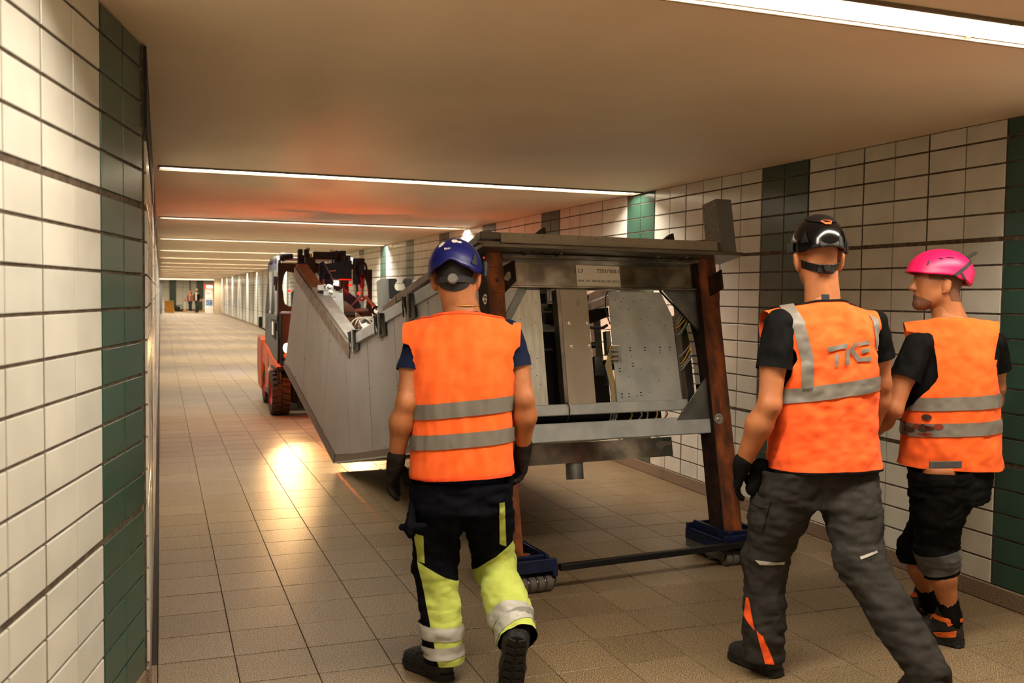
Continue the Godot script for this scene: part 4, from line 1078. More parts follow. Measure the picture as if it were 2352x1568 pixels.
# ------------------------------------------------------------------ the bright hall at the far end
func far_end() -> void:
	struct("wall_back", MB.new().box(Vector3(1.5, TOP / 2, -84.2), Vector3(15, TOP + 0.3, 0.3)).done(), M.grout)
	var wb: Node = get_node("wall_back")
	lay_tiles(Transform3D(Basis(Vector3.RIGHT, Vector3.UP, Vector3.BACK), Vector3(-3.6, 0, -84.05)), 2, 36, -1, -1, wb)
	struct("wall_side_left", MB.new().box(Vector3(-5.0, TOP / 2, -78), Vector3(0.3, TOP + 0.3, 13)).done(), M.tile[0])
	struct("wall_side_right", MB.new().box(Vector3(8.5, TOP / 2, -78), Vector3(0.3, TOP + 0.3, 13)).done(), M.tile[0])
	struct("wall_jamb_left", MB.new().box(Vector3(-2.6, TOP / 2, -72.15), Vector3(5.0, TOP + 0.3, 0.3)).done(), M.tile[1])
	struct("wall_jamb_right", MB.new().box(Vector3(6.2, TOP / 2, -72.15), Vector3(4.5, TOP + 0.3, 0.3)).done(), M.tile[1])
	struct("wall_pier", MB.new().box(Vector3(3.97, TOP / 2, -72.0), Vector3(0.62, TOP + 0.3, 0.5), 0.01).done(), M.beige)
	for k in 3:
		var x: float = [-0.9, 2.35, 5.6][k]
		struct("trim_%d" % (k + 3), MB.new().box(Vector3(x, TOP / 2, -84.03), Vector3(0.10, TOP, 0.05)).done(), M.grey_paint)
	# its lamps
	for k in 2:
		var t := thing("hall_light", ["long white ceiling light over the two passers-by at the far end", "long white ceiling light at the back wall of the far hall"][k], "light", at(2.0, TOP - 0.03, -75.5 - 5.0 * k), "lights of the far hall")
		part("trough", MB.new().box(Vector3(0, 0.01, 0), Vector3(7.0, 0.03, 0.3), 0.005).done(), M.white_metal, t)
		part("diffuser", MB.new().box(Vector3(0, -0.012, 0), Vector3(6.9, 0.015, 0.26)).done(), M.tube, t)
		var l := AreaLight3D.new()
		l.name = "hall_light_glow"
		l.area_size = Vector2(6.9, 0.26)
		l.light_color = Color(1.0, 0.93, 0.80)
		l.light_energy = 26.0
		l.shadow_enabled = true
		l.area_range = 30.0
		l.transform = Transform3D(Basis().rotated(Vector3.RIGHT, -PI / 2), Vector3(0, -0.03, 0))
		t.add_child(l)
	# lit shop box with an orange rim and the showcase below it
	var b := thing("lit_sign", "small glowing white sign box with an orange rim above the poster case, far end", "sign", at(3.30, 1.94, -72.6))
	part("case", MB.new().box(Vector3.ZERO, Vector3(0.62, 0.30, 0.16), 0.03).done(), glow(Color(1.0, 0.30, 0.05), 1.2), b)
	part("lit_panel", MB.new().box(Vector3(0.05, 0, 0.085), Vector3(0.42, 0.18, 0.01), 0.004).done(), glow(Color(1.0, 0.92, 0.78), 4.0), b)
	var v := thing("poster_case", "tall white poster case with a blue picture under the lit orange sign", "showcase", at(3.33, 0, -72.55))
	part("plinth", MB.new().box(Vector3(0, 0.24, 0), Vector3(0.60, 0.48, 0.24), 0.01).done(), M.white_metal, v)
	part("frame", MB.new().box(Vector3(0, 1.15, -0.02), Vector3(0.56, 1.34, 0.10), 0.01).done(), M.white_metal, v)
	part("poster", MB.new().box(Vector3(0, 1.15, 0.034), Vector3(0.48, 1.26, 0.006)).done(), M.paper, v)
	part("picture", MB.new().box(Vector3(0, 0.78, 0.039), Vector3(0.44, 0.44, 0.004)).done(), mottled(Color(0.15, 0.25, 0.45), Color(0.55, 0.65, 0.75), 0.01, 1.2), v)
	part("headline", MB.new().box(Vector3(-0.08, 1.45, 0.039), Vector3(0.26, 0.05, 0.004)).box(Vector3(-0.05, 1.10, 0.039), Vector3(0.34, 0.03, 0.004)).done(), M.orange_paint, v)
	# grey pillar at the left end
	struct("pillar_1", MB.new().box(Vector3(0.03, 1.05, -72.2), Vector3(0.16, 2.1, 0.5), 0.01).done(), M.grey_light)
	# yellow skip-like barrier, folded chair, barrier fence
	var y := thing("yellow_screen", "pale yellow sheet screen standing at the left of the far hall", "screen", at(0.62, 0, -75.0))
	for k in 4: part("panel", MB.new().box(Vector3(-0.24 + 0.16 * k, 0.44, 0.02 * (k % 2)), Vector3(0.155, 0.88, 0.03), 0.004).done(), M.yellow, y)
	part("foot", MB.new().box(Vector3(0.30, 0.12, 0.06), Vector3(0.14, 0.24, 0.1), 0.02).done(), M.yellow, y)
	var p := thing("post_board", "slim beige board leaning beside the yellow screen", "board", at(0.20, 0, -73.5))
	part("board", MB.new().box(Vector3(0, 0.55, 0), Vector3(0.10, 1.1, 0.03), 0.004).done(), M.paper, p)
	part("red_mark", MB.new().box(Vector3(-0.01, 0.98, 0.017), Vector3(0.10, 0.06, 0.004)).done(), M.orange_paint, p)
	var ch := thing("handcart", "black folded handcart parked before the far tiled wall", "cart", at(1.28, 0, -79.0))
	part("frame", MB.new().tube([Vector3(-0.36, 0.8, 0), Vector3(-0.2, 0.45, 0), Vector3(0.3, 0.5, 0), Vector3(0.34, 0.08, 0)], 0.03, 8).tube([Vector3(-0.30, 0.08, 0), Vector3(0.0, 0.48, 0.0), Vector3(0.28, 0.5, 0)], 0.025, 8).done(), M.black, ch)
	part("load", MB.new().box(Vector3(0.0, 0.25, 0), Vector3(0.4, 0.3, 0.3), 0.03).done(), M.dark_paint, ch)
	part("base", MB.new().box(Vector3(0.05, 0.05, 0), Vector3(1.0, 0.08, 0.4), 0.02).done(), M.dark_paint, ch)
	for k in 2:
		var f := thing("barrier", ["red and white barrier trestle behind the walking man", "red and white barrier trestle behind the walking woman, left of the other"][k], "barrier", at(2.95 if k == 0 else 2.0, 0, -78.5), "barriers in the far hall")
		part("board", MB.new().box(Vector3(0, 0.92, 0), Vector3(0.5, 0.20, 0.03), 0.004).done(), M.white_metal, f)
		for j in 2: part("red_field", MB.new().box(Vector3(-0.16 + 0.26 * j, 0.92, 0.017), Vector3(0.13, 0.20, 0.006)).done(), M.orange_paint, f)
		for j in 2: part("leg", MB.new().bar(Vector3(-0.2 + 0.4 * j, 0.0, 0.1), Vector3(-0.2 + 0.4 * j, 0.85, 0.0), 0.04, 0.03).done(), M.white_metal, f)
		for j in 2: part("foot_block", MB.new().box(Vector3(-0.2 + 0.4 * j, 0.06, 0.1), Vector3(0.28, 0.12, 0.3), 0.03).done(), M.yellow, f)


# ------------------------------------------------------------------ soft bodies: a distance field on a grid, meshed as surface nets
class Field:
	var c := 0.01
	var o := Vector3.ZERO
	var nx := 0
	var ny := 0
	var nz := 0
	var f := PackedFloat32Array()
	var prims := []

	func _init(cell: float) -> void:
		c = cell

	# tapered capsule; flattened along `axis` by `s` if given
	func cap(a: Vector3, b: Vector3, ra: float, rb: float, k := 0.03, axis := Vector3.ZERO, s := 1.0) -> Field:
		var r := maxf(ra, rb)
		prims.append([0, AABB(a, Vector3.ZERO).expand(b).grow(r), k, a, b, ra, rb, axis, 1.0 / s - 1.0])
		return self

	func chain(p: Array, r: Array, k := 0.03) -> Field:
		for i in p.size() - 1: cap(p[i], p[i + 1], r[i], r[i + 1], k)
		return self

	# ellipsoid with axes of b (columns), radii r
	func ell(p: Vector3, b: Basis, r: Vector3, k := 0.02) -> Field:
		var g := maxf(r.x, maxf(r.y, r.z))
		prims.append([1, AABB(p, Vector3.ZERO).grow(g), k, p, b.inverse(), r])
		return self

	# stacked oval sections along y of t: keys [y, half width, half depth, shift x, shift z]
	func loft(t: Transform3D, keys: Array, k := 0.03) -> Field:
		var y0: float = keys[0][0]
		var y1: float = keys[-1][0]
		var tab := PackedFloat32Array()
		var g := 0.0
		for i in 33:
			var y := lerpf(y0, y1, i / 32.0)
			var j := 0
			while j < keys.size() - 2 and y > keys[j + 1][0]: j += 1
			var w := clampf((y - keys[j][0]) / (keys[j + 1][0] - keys[j][0]), 0.0, 1.0)
			w = w * w * (3.0 - 2.0 * w) * 0.5 + w * 0.5
			for q in range(1, 5):
				var A: float = keys[j][q] if q < keys[j].size() else 0.0
				var B: float = keys[j + 1][q] if q < keys[j + 1].size() else 0.0
				tab.append(lerpf(A, B, w))
			g = maxf(g, maxf(tab[i * 4], tab[i * 4 + 1]) + maxf(absf(tab[i * 4 + 2]), absf(tab[i * 4 + 3])))
		prims.append([2, AABB(t * Vector3(0, y0, 0), Vector3.ZERO).expand(t * Vector3(0, y1, 0)).grow(g), k, t.affine_inverse(), y0, y1, tab])
		return self

	func mesh(lim := AABB()) -> Dictionary:
		var bb: AABB = prims[0][1]
		for p in prims: bb = bb.merge(p[1])
		bb = bb.grow(c * 3.0)
		if lim.size != Vector3.ZERO: bb = bb.intersection(lim)
		o = bb.position
		nx = int(bb.size.x / c) + 2
		ny = int(bb.size.y / c) + 2
		nz = int(bb.size.z / c) + 2
		f.resize(nx * ny * nz)
		f.fill(1.0)
		for p in prims: _put(p)
		return _nets()

	func _put(p: Array) -> void:
		var k: float = p[2]
		var b: AABB = p[1].grow(k + c * 3.0)
		var l := Vector3i(((b.position - o) / c).floor()).clamp(Vector3i.ZERO, Vector3i(nx - 1, ny - 1, nz - 1))
		var h := Vector3i(((b.end - o) / c).ceil()).clamp(Vector3i.ZERO, Vector3i(nx - 1, ny - 1, nz - 1))
		var kind: int = p[0]
		var A := Vector3.ZERO
		var ba := Vector3.ZERO
		var bl := 1.0
		var ra := 0.0
		var rd := 0.0
		var ax := Vector3.ZERO
		var sc := 0.0
		var inv := Transform3D()
		var R := Vector3.ONE
		var y0 := 0.0
		var y1 := 1.0
		var tab := PackedFloat32Array()
		if kind == 0:
			A = p[3]
			ba = p[4] - A
			bl = maxf(ba.length_squared(), 1e-9)
			ra = p[5]
			rd = p[6] - ra
			ax = p[7]
			sc = p[8]
		elif kind == 1:
			A = p[3]
			inv = Transform3D(p[4], Vector3.ZERO)
			R = p[5]
		else:
			inv = p[3]
			y0 = p[4]
			y1 = p[5]
			tab = p[6]
		var R2 := R * R
		var flat := sc != 0.0
		for z in range(l.z, h.z + 1):
			for y in range(l.y, h.y + 1):
				var i := l.x + nx * (y + ny * z)
				var q := Vector3(o.x + l.x * c, o.y + y * c, o.z + z * c)
				for x in range(l.x, h.x + 1):
					var d := 0.0
					if kind == 0:
						var e := q - A
						var t := clampf(e.dot(ba) / bl, 0.0, 1.0)
						e -= ba * t
						if flat: e += ax * (e.dot(ax) * sc)
						d = e.length() - ra - rd * t
					elif kind == 1:
						var e := inv.basis * (q - A)
						var k0 := (e / R).length()
						d = k0 * (k0 - 1.0) / maxf((e / R2).length(), 1e-6)
					else:
						var e := inv * q
						var u := clampf((e.y - y0) / (y1 - y0), 0.0, 1.0) * 31.999
						var j := int(u)
						var w := u - j
						j *= 4
						var a := tab[j] + (tab[j + 4] - tab[j]) * w
						var bq := tab[j + 1] + (tab[j + 5] - tab[j + 1]) * w
						var ex := absf(e.x - tab[j + 2] - (tab[j + 6] - tab[j + 2]) * w) / a
						var ez := absf(e.z - tab[j + 3] - (tab[j + 7] - tab[j + 3]) * w) / bq
						var s := sqrt(sqrt(ex * ex * ex * ex + ez * ez * ez * ez + 0.9 * ex * ex * ez * ez))
						d = (s - 1.0) * minf(a, bq) * 1.15
						var over := maxf(y0 - e.y, e.y - y1)
						if over > 0.0: d = sqrt(maxf(d, 0.0) * maxf(d, 0.0) + over * over) if d > 0.0 else over
					var g := f[i]
					if d < g + k:
						var m := maxf(k - absf(g - d), 0.0)
						f[i] = minf(g, d) - (m * m / (4.0 * k) if k > 0.0 else 0.0)
					i += 1
					q.x += c

	func _nets() -> Dictionary:
		var v := PackedVector3Array()
		var at := PackedInt32Array()
		at.resize(f.size())
		at.fill(-1)
		var cells := []
		var xy := nx * ny
		var off := [0, 1, nx, nx + 1, xy, xy + 1, xy + nx, xy + nx + 1]
		var pos := [Vector3(0, 0, 0), Vector3(1, 0, 0), Vector3(0, 1, 0), Vector3(1, 1, 0), Vector3(0, 0, 1), Vector3(1, 0, 1), Vector3(0, 1, 1), Vector3(1, 1, 1)]
		var edges := [[0, 1], [2, 3], [4, 5], [6, 7], [0, 2], [1, 3], [4, 6], [5, 7], [0, 4], [1, 5], [2, 6], [3, 7]]
		var far := c * 3.5
		for z in nz - 1:
			for y in ny - 1:
				var i := nx * (y + ny * z) - 1
				for x in nx - 1:
					i += 1
					if absf(f[i]) > far: continue
					var mask := 0
					for k in 8:
						if f[i + off[k]] < 0.0: mask |= 1 << k
					if mask == 0 or mask == 255: continue
					var s := Vector3.ZERO
					var n := 0
					for e in edges:
						var a := f[i + off[e[0]]]
						var b := f[i + off[e[1]]]
						if (a < 0.0) != (b < 0.0):
							s += pos[e[0]].lerp(pos[e[1]], a / (a - b))
							n += 1
					at[i] = v.size()
					cells.append(i)
					v.append(o + (Vector3(x, y, z) + s / n) * c)
		var t := PackedInt32Array()
		for i in cells:
			var g := f[i] < 0.0
			for ax in 3:
				var st: int = [1, nx, xy][ax]
				if g == (f[i + st] < 0.0): continue
				var p: int = [nx, xy, 1][ax]
				var q: int = [xy, 1, nx][ax]
				if i - p - q < 0: continue
				var a := at[i]
				var b := at[i - p]
				var d := at[i - q]
				var e := at[i - p - q]
				if b < 0 or d < 0 or e < 0: continue
				if g: t.append_array([a, e, b, a, d, e])
				else: t.append_array([a, b, e, a, e, d])
		var m := {"v": v, "i": t}
		Field.normals(m)
		return m

	static func normals(m: Dictionary) -> void:
		var v: PackedVector3Array = m.v
		var t: PackedInt32Array = m.i
		var n := PackedVector3Array()
		n.resize(v.size())
		for i in range(0, t.size(), 3):
			var w := (v[t[i + 2]] - v[t[i]]).cross(v[t[i + 1]] - v[t[i]])
			n[t[i]] += w
			n[t[i + 1]] += w
			n[t[i + 2]] += w
		for i in n.size(): n[i] = n[i].normalized()
		m.n = n

	# pushes the surface in and out along its normals: cloth folds
	static func folds(m: Dictionary, amp: float, stretch: Vector3, sd := 1, ridge := false) -> Dictionary:
		var z := FastNoiseLite.new()
		z.noise_type = FastNoiseLite.TYPE_SIMPLEX_SMOOTH
		z.fractal_octaves = 2
		z.frequency = 1.0
		z.seed = sd
		if ridge: z.fractal_type = FastNoiseLite.FRACTAL_RIDGED
		var v: PackedVector3Array = m.v
		for i in v.size(): v[i] += m.n[i] * (z.get_noise_3dv(v[i] * stretch) * amp)
		m.v = v
		normals(m)
		return m


func shape(m: Dictionary) -> ArrayMesh:
	var a := []
	a.resize(Mesh.ARRAY_MAX)
	a[Mesh.ARRAY_VERTEX] = m.v
	a[Mesh.ARRAY_NORMAL] = m.n
	a[Mesh.ARRAY_INDEX] = m.i
	var r := ArrayMesh.new()
	r.add_surface_from_arrays(Mesh.PRIMITIVE_TRIANGLES, a)
	return r


func merged(a: Dictionary, b: Dictionary) -> Dictionary:
	var k: int = a.v.size()
	var i: PackedInt32Array = a.i.duplicate()
	for q in b.i: i.append(q + k)
	return {"v": a.v + b.v, "n": a.n + b.n, "i": i}


# the part of a mesh that lies under every plane, lifted off along the normals by `lift`
func cut(m: Dictionary, planes: Array, lift := 0.0) -> Dictionary:
	var out := {"v": PackedVector3Array(), "n": PackedVector3Array(), "i": PackedInt32Array()}
	var keep := {}
	var v: PackedVector3Array = m.v
	var n: PackedVector3Array = m.n
	var ds := []
	for p in planes:
		var d := PackedFloat32Array()
		d.resize(v.size())
		for i in v.size(): d[i] = p.distance_to(v[i])
		ds.append(d)
	for t in range(0, m.i.size(), 3):
		var a: int = m.i[t]
		var b: int = m.i[t + 1]
		var c: int = m.i[t + 2]
		var whole := true
		var gone := false
		for d in ds:
			var s := int(d[a] > 0.0) + int(d[b] > 0.0) + int(d[c] > 0.0)
			if s == 3:
				gone = true
				break
			if s > 0: whole = false
		if gone: continue
		if whole:
			for q in [a, b, c]:
				if not keep.has(q):
					keep[q] = out.v.size()
					out.v.append(v[q] + n[q] * lift)
					out.n.append(n[q])
				out.i.append(keep[q])
			continue
		var ps := [v[a], v[b], v[c]]
		var ns := [n[a], n[b], n[c]]
		for p in planes:
			var p2 := []
			var n2 := []
			for j in ps.size():
				var j2 := (j + 1) % ps.size()
				var d0: float = p.distance_to(ps[j])
				var d1: float = p.distance_to(ps[j2])
				if d0 <= 0.0:
					p2.append(ps[j])
					n2.append(ns[j])
				if (d0 <= 0.0) != (d1 <= 0.0):
					var w := d0 / (d0 - d1)
					p2.append(ps[j].lerp(ps[j2], w))
					n2.append(ns[j].lerp(ns[j2], w).normalized())
			ps = p2
			ns = n2
			if ps.size() < 3: break
		if ps.size() < 3: continue
		var k: int = out.v.size()
		for j in ps.size():
			out.v.append(ps[j] + ns[j] * lift)
			out.n.append(ns[j])
		for j in range(1, ps.size() - 1): out.i.append_array([k, k + j, k + j + 1])
	return out


func band(m: Dictionary, p: Vector3, nrm: Vector3, half: float, lift := 0.003, more := []) -> Dictionary:
	var n := nrm.normalized()
	return cut(m, [Plane(n, n.dot(p) + half), Plane(-n, -n.dot(p) + half)] + more, lift)


# planes round a convex outline, standing along `out`
func fence(pts: Array, out: Vector3) -> Array:
	var mid := Vector3.ZERO
	for p in pts: mid += p
	mid /= pts.size()
	var r := []
	for i in pts.size():
		var n: Vector3 = (pts[(i + 1) % pts.size()] - pts[i]).cross(out).normalized()
		if n.dot(mid - pts[i]) > 0.0: n = -n
		r.append(Plane(n, n.dot(pts[i])))
	r.append(Plane(-out.normalized(), -out.normalized().dot(mid - out * 0.16)))
	return r


# ------------------------------------------------------------------ people
# J holds joints in the person's own space (its root stands on the floor between the feet)
class Body:
	var root: Node3D
	var j: Dictionary
	var x: Vector3      # to the person's right
	var y: Vector3      # up the spine
	var z: Vector3      # to the person's back
	var hr: Vector3     # head: right, up, face
	var hu: Vector3
	var hf: Vector3


func person(label: String, j: Dictionary, right: Vector3, face: Vector3, head_up := Vector3.UP) -> Body:
	var b := Body.new()
	var base := Vector3((j.heel_l.x + j.toe_r.x) / 2, 0, (j.heel_l.z + j.toe_r.z) / 2)
	b.root = thing("person", label, "person", Transform3D(Basis(), base), "workers in orange vests" if label.contains("vest") else "")
	b.j = {}
	for k in j: b.j[k] = j[k] - (Vector3.ZERO if k.begins_with("foot_") else base)
	b.y = (b.j.neck - b.j.pelvis).normalized()
	b.x = (right - b.y * right.dot(b.y)).normalized()
	b.z = b.x.cross(b.y)
	b.hf = (face - head_up * face.dot(head_up)).normalized()
	b.hu = head_up.normalized()
	b.hr = b.hf.cross(b.hu).normalized()
	return b


# takes away what lies both beyond `a` and above `pit`: an armhole
func notch(m: Dictionary, a: Plane, pit: Plane) -> Dictionary:
	return merged(cut(m, [a]), cut(m, [-a, pit]))


# cuts a round armhole: an oval of half height ry and half depth rz about c, running out along `out`
func armhole(m: Dictionary, c: Vector3, out: Vector3, up: Vector3, ry: float, rz: float) -> Dictionary:
	var o := out.normalized()
	var y := (up - o * up.dot(o)).normalized()
	var z := o.cross(y)
	var planes := [Plane(-o, -o.dot(c))]
	for k in 14:
		var a := TAU * k / 14
		var n := (y * cos(a) / ry + z * sin(a) / rz).normalized()
		planes.append(Plane(n, n.dot(c + y * cos(a) * ry + z * sin(a) * rz)))
	var all := {}
	for k in planes.size():
		var g := cut(m, [-planes[k]] + planes.slice(0, k))
		if g.i.is_empty(): continue
		all = g if all.is_empty() else merged(all, g)
	return all


func torso_frame(b: Body) -> Transform3D:
	return Transform3D(Basis(b.x, b.y, b.z), b.j.pelvis)


func hd(b: Body, x: float, y: float, f: float) -> Vector3:
	return b.j.head + b.hr * x + b.hu * y + b.hf * f


# one continuous skin: trunk, limbs and hands on a coarse grid, the head on a fine one
func skin(b: Body, m: Material, bare_hands := false, wide := 1.0, ears := 1.0) -> Dictionary:
	var j := b.j
	var f := Field.new(0.011)
	var L: float = (j.neck - j.pelvis).length()
	f.loft(torso_frame(b), [[-0.08, 0.13, 0.085], [0.12, 0.14, 0.09], [L * 0.72, 0.15, 0.09], [L * 0.90, 0.11, 0.07], [L, 0.06, 0.055]], 0.04)
	f.chain([j.neck - b.y * 0.05, hd(b, 0, -0.05, -0.02)], [0.066, 0.058], 0.03)
	var calf := 0.058 if bare_hands else 0.048
	for s in ["_l", "_r"]:
		var sh: Vector3 = j["shoulder" + s]
		var el: Vector3 = j["elbow" + s]
		var wr: Vector3 = j["wrist" + s]
		var out: Vector3 = b.x * (-0.006 if s == "_l" else 0.006)
		f.cap(sh, sh.lerp(el, 0.45) + out, 0.040, 0.047 * wide)
		f.cap(sh.lerp(el, 0.45) + out, el, 0.047 * wide, 0.041 * wide)
		f.cap(el, el.lerp(wr, 0.32) + out, 0.041 * wide, 0.046 * wide, 0.02)
		f.cap(el.lerp(wr, 0.32) + out, wr, 0.046 * wide, 0.029 * wide)
		f.cap(wr, wr.lerp(j["knuckle" + s], 0.6), 0.025, 0.016, 0.01)
		var hip: Vector3 = j["hip" + s]
		var kn: Vector3 = j["knee" + s]
		var an: Vector3 = j["ankle" + s]
		f.cap(hip, kn, 0.075, 0.05)
		f.cap(kn, kn.lerp(an, 0.38) + b.z * 0.018, 0.052, calf)
		f.cap(kn.lerp(an, 0.38) + b.z * 0.018, an, calf, 0.034)
		f.cap(an, an - (an - kn).normalized() * -0.05, 0.036, 0.034)
	var body := f.mesh()
	var h := Field.new(0.0045)
	var hb := Basis(b.hr, b.hu, -b.hf)
	h.ell(hd(b, 0, 0.032, -0.012), hb, Vector3(0.076, 0.092, 0.098), 0.03)
	h.ell(hd(b, 0, -0.012, 0.028), hb, Vector3(0.066, 0.088, 0.070), 0.03)
	h.cap(hd(b, 0, -0.06, 0.035), hd(b, 0, -0.092, 0.072), 0.046, 0.026, 0.035)
	h.cap(hd(b, -0.045, -0.055, 0.0), hd(b, -0.02, -0.095, 0.058), 0.025, 0.018, 0.03)
	h.cap(hd(b, 0.045, -0.055, 0.0), hd(b, 0.02, -0.095, 0.058), 0.025, 0.018, 0.03)
	h.cap(hd(b, -0.032, 0.026, 0.078), hd(b, 0.032, 0.026, 0.078), 0.013, 0.013, 0.02)
	h.cap(hd(b, 0, 0.018, 0.092), hd(b, 0, -0.022, 0.112), 0.008, 0.012, 0.012)
	h.ell(hd(b, 0, -0.026, 0.102), hb, Vector3(0.016, 0.009, 0.014), 0.01)
	h.cap(hd(b, -0.018, -0.052, 0.089), hd(b, 0.018, -0.052, 0.089), 0.008, 0.008, 0.008)
	h.cap(hd(b, -0.016, -0.066, 0.087), hd(b, 0.016, -0.066, 0.087), 0.009, 0.009, 0.008)
	h.ell(hd(b, 0, -0.098, 0.080), hb, Vector3(0.022, 0.016, 0.016), 0.02)
	for s in [-1.0, 1.0]:
		var eb := Basis(hb.x.rotated(b.hu, 0.6 * s), hb.y, hb.z.rotated(b.hu, 0.6 * s))
		var e := ears
		h.ell(hd(b, 0.086 * s, -0.010, -0.014), eb, Vector3(0.009 * e, 0.034 * e, 0.020 * e), 0.008)
		h.cap(hd(b, (0.078 + 0.007 * e) * s, 0.022, -0.004), hd(b, (0.078 + 0.016 * e) * s, 0.008, -0.026), 0.0055 * e, 0.006 * e, 0.004)
		h.cap(hd(b, (0.078 + 0.016 * e) * s, 0.008, -0.026), hd(b, (0.078 + 0.014 * e) * s, -0.018, -0.022), 0.006 * e, 0.0055 * e, 0.004)
		h.cap(hd(b, (0.078 + 0.014 * e) * s, -0.018, -0.022), hd(b, (0.078 + 0.004 * e) * s, -0.040, -0.004), 0.006 * e, 0.0065 * e, 0.004)
	h.chain([hd(b, 0, -0.03, -0.03), j.neck - b.y * 0.02], [0.060, 0.064], 0.03)
	h.cap(hd(b, -0.035, -0.04, -0.045), j.neck - b.y * 0.02 - b.x * 0.04, 0.028, 0.035, 0.025)
	h.cap(hd(b, 0.035, -0.04, -0.045), j.neck - b.y * 0.02 + b.x * 0.04, 0.028, 0.035, 0.025)
	var head := h.mesh()
	var all := merged(body, head)
	if bare_hands:
		for s in ["_l", "_r"]: all = merged(all, hand_field(b, s, 0.0).mesh())
	part("body", shape(all), m, b.root)
	return head


# palm, four fingers of unequal length and a thumb; `more` thickens it for a glove
func hand_field(b: Body, s: String, more: float, curl := 0.5, thumb_in := 1.0) -> Field:
	var j := b.j
	var wr: Vector3 = j["wrist" + s]
	var D: Vector3 = (j["knuckle" + s] - wr).normalized()
	var sg := 1.0 if s == "_l" else -1.0
	# arms hang with the palms to the thighs: the thumb leads, the back of the hand looks outwards
	var N: Vector3 = b.x * sg
	N = (N + b.z * 0.55 * thumb_in).normalized()
	N = (N - D * N.dot(D)).normalized()
	var T: Vector3 = D.cross(N).normalized()
	if T.dot(b.z) > 0.0: T = -T
	var f := Field.new(0.0042)
	f.cap(wr - D * 0.01, wr + D * 0.03, 0.027 + more, 0.030 + more, 0.012, N, 0.8)
	f.cap(wr + D * 0.025 + T * 0.018, wr + D * 0.085 + T * 0.024, 0.020 + more, 0.016 + more, 0.016)
	f.cap(wr + D * 0.025, wr + D * 0.088, 0.021 + more, 0.016 + more, 0.016)
	f.cap(wr + D * 0.025 - T * 0.018, wr + D * 0.080 - T * 0.026, 0.020 + more, 0.015 + more, 0.016)
	var len := [0.082, 0.090, 0.084, 0.066]
	for k in 4:
		var p: Vector3 = wr + D * (0.088 - 0.004 * absf(k - 1.0)) + T * (0.031 - 0.0205 * k)
		var dir := D
		var a := curl * (0.32 + 0.14 * k)
		for q in 3:
			dir = (D * cos(a * (q + 0.6)) + N * sin(a * (q + 0.6))).normalized()
			var e: Vector3 = p + dir * len[k] * [0.46, 0.30, 0.24][q]
			f.cap(p, e, 0.0094 + more - 0.0006 * q, 0.0088 + more - 0.0006 * q, 0.004)
			p = e
	var p0: Vector3 = wr + D * 0.022 + T * 0.026
	var p1: Vector3 = p0 + (D * 0.72 + T * 0.55 + N * 0.35).normalized() * 0.044
	var p2: Vector3 = p1 + (D * 0.95 + T * 0.10 + N * 0.40).normalized() * 0.036
	var p3: Vector3 = p2 + (D * 0.95 - T * 0.10 + N * 0.45).normalized() * 0.026
	f.chain([p0, p1, p2, p3], [0.016 + more, 0.012 + more, 0.0105 + more, 0.009 + more], 0.008)
	return f


func glove(b: Body, s: String, m: Material, curl := 0.5) -> void:
	var wr: Vector3 = b.j["wrist" + s]
	var D: Vector3 = (b.j["knuckle" + s] - wr).normalized()
	var f := hand_field(b, s, 0.0018, curl)
	f.cap(wr - D * 0.022, wr + D * 0.01, 0.034, 0.031, 0.012)
	for k in 3: f.cap(wr - D * (0.030 - 0.017 * k), wr - D * (0.027 - 0.017 * k), 0.0365, 0.0365, 0.006)
	part("glove", shape(Field.folds(f.mesh(), 0.0016, Vector3(60, 60, 60), 5)), m, b.root)


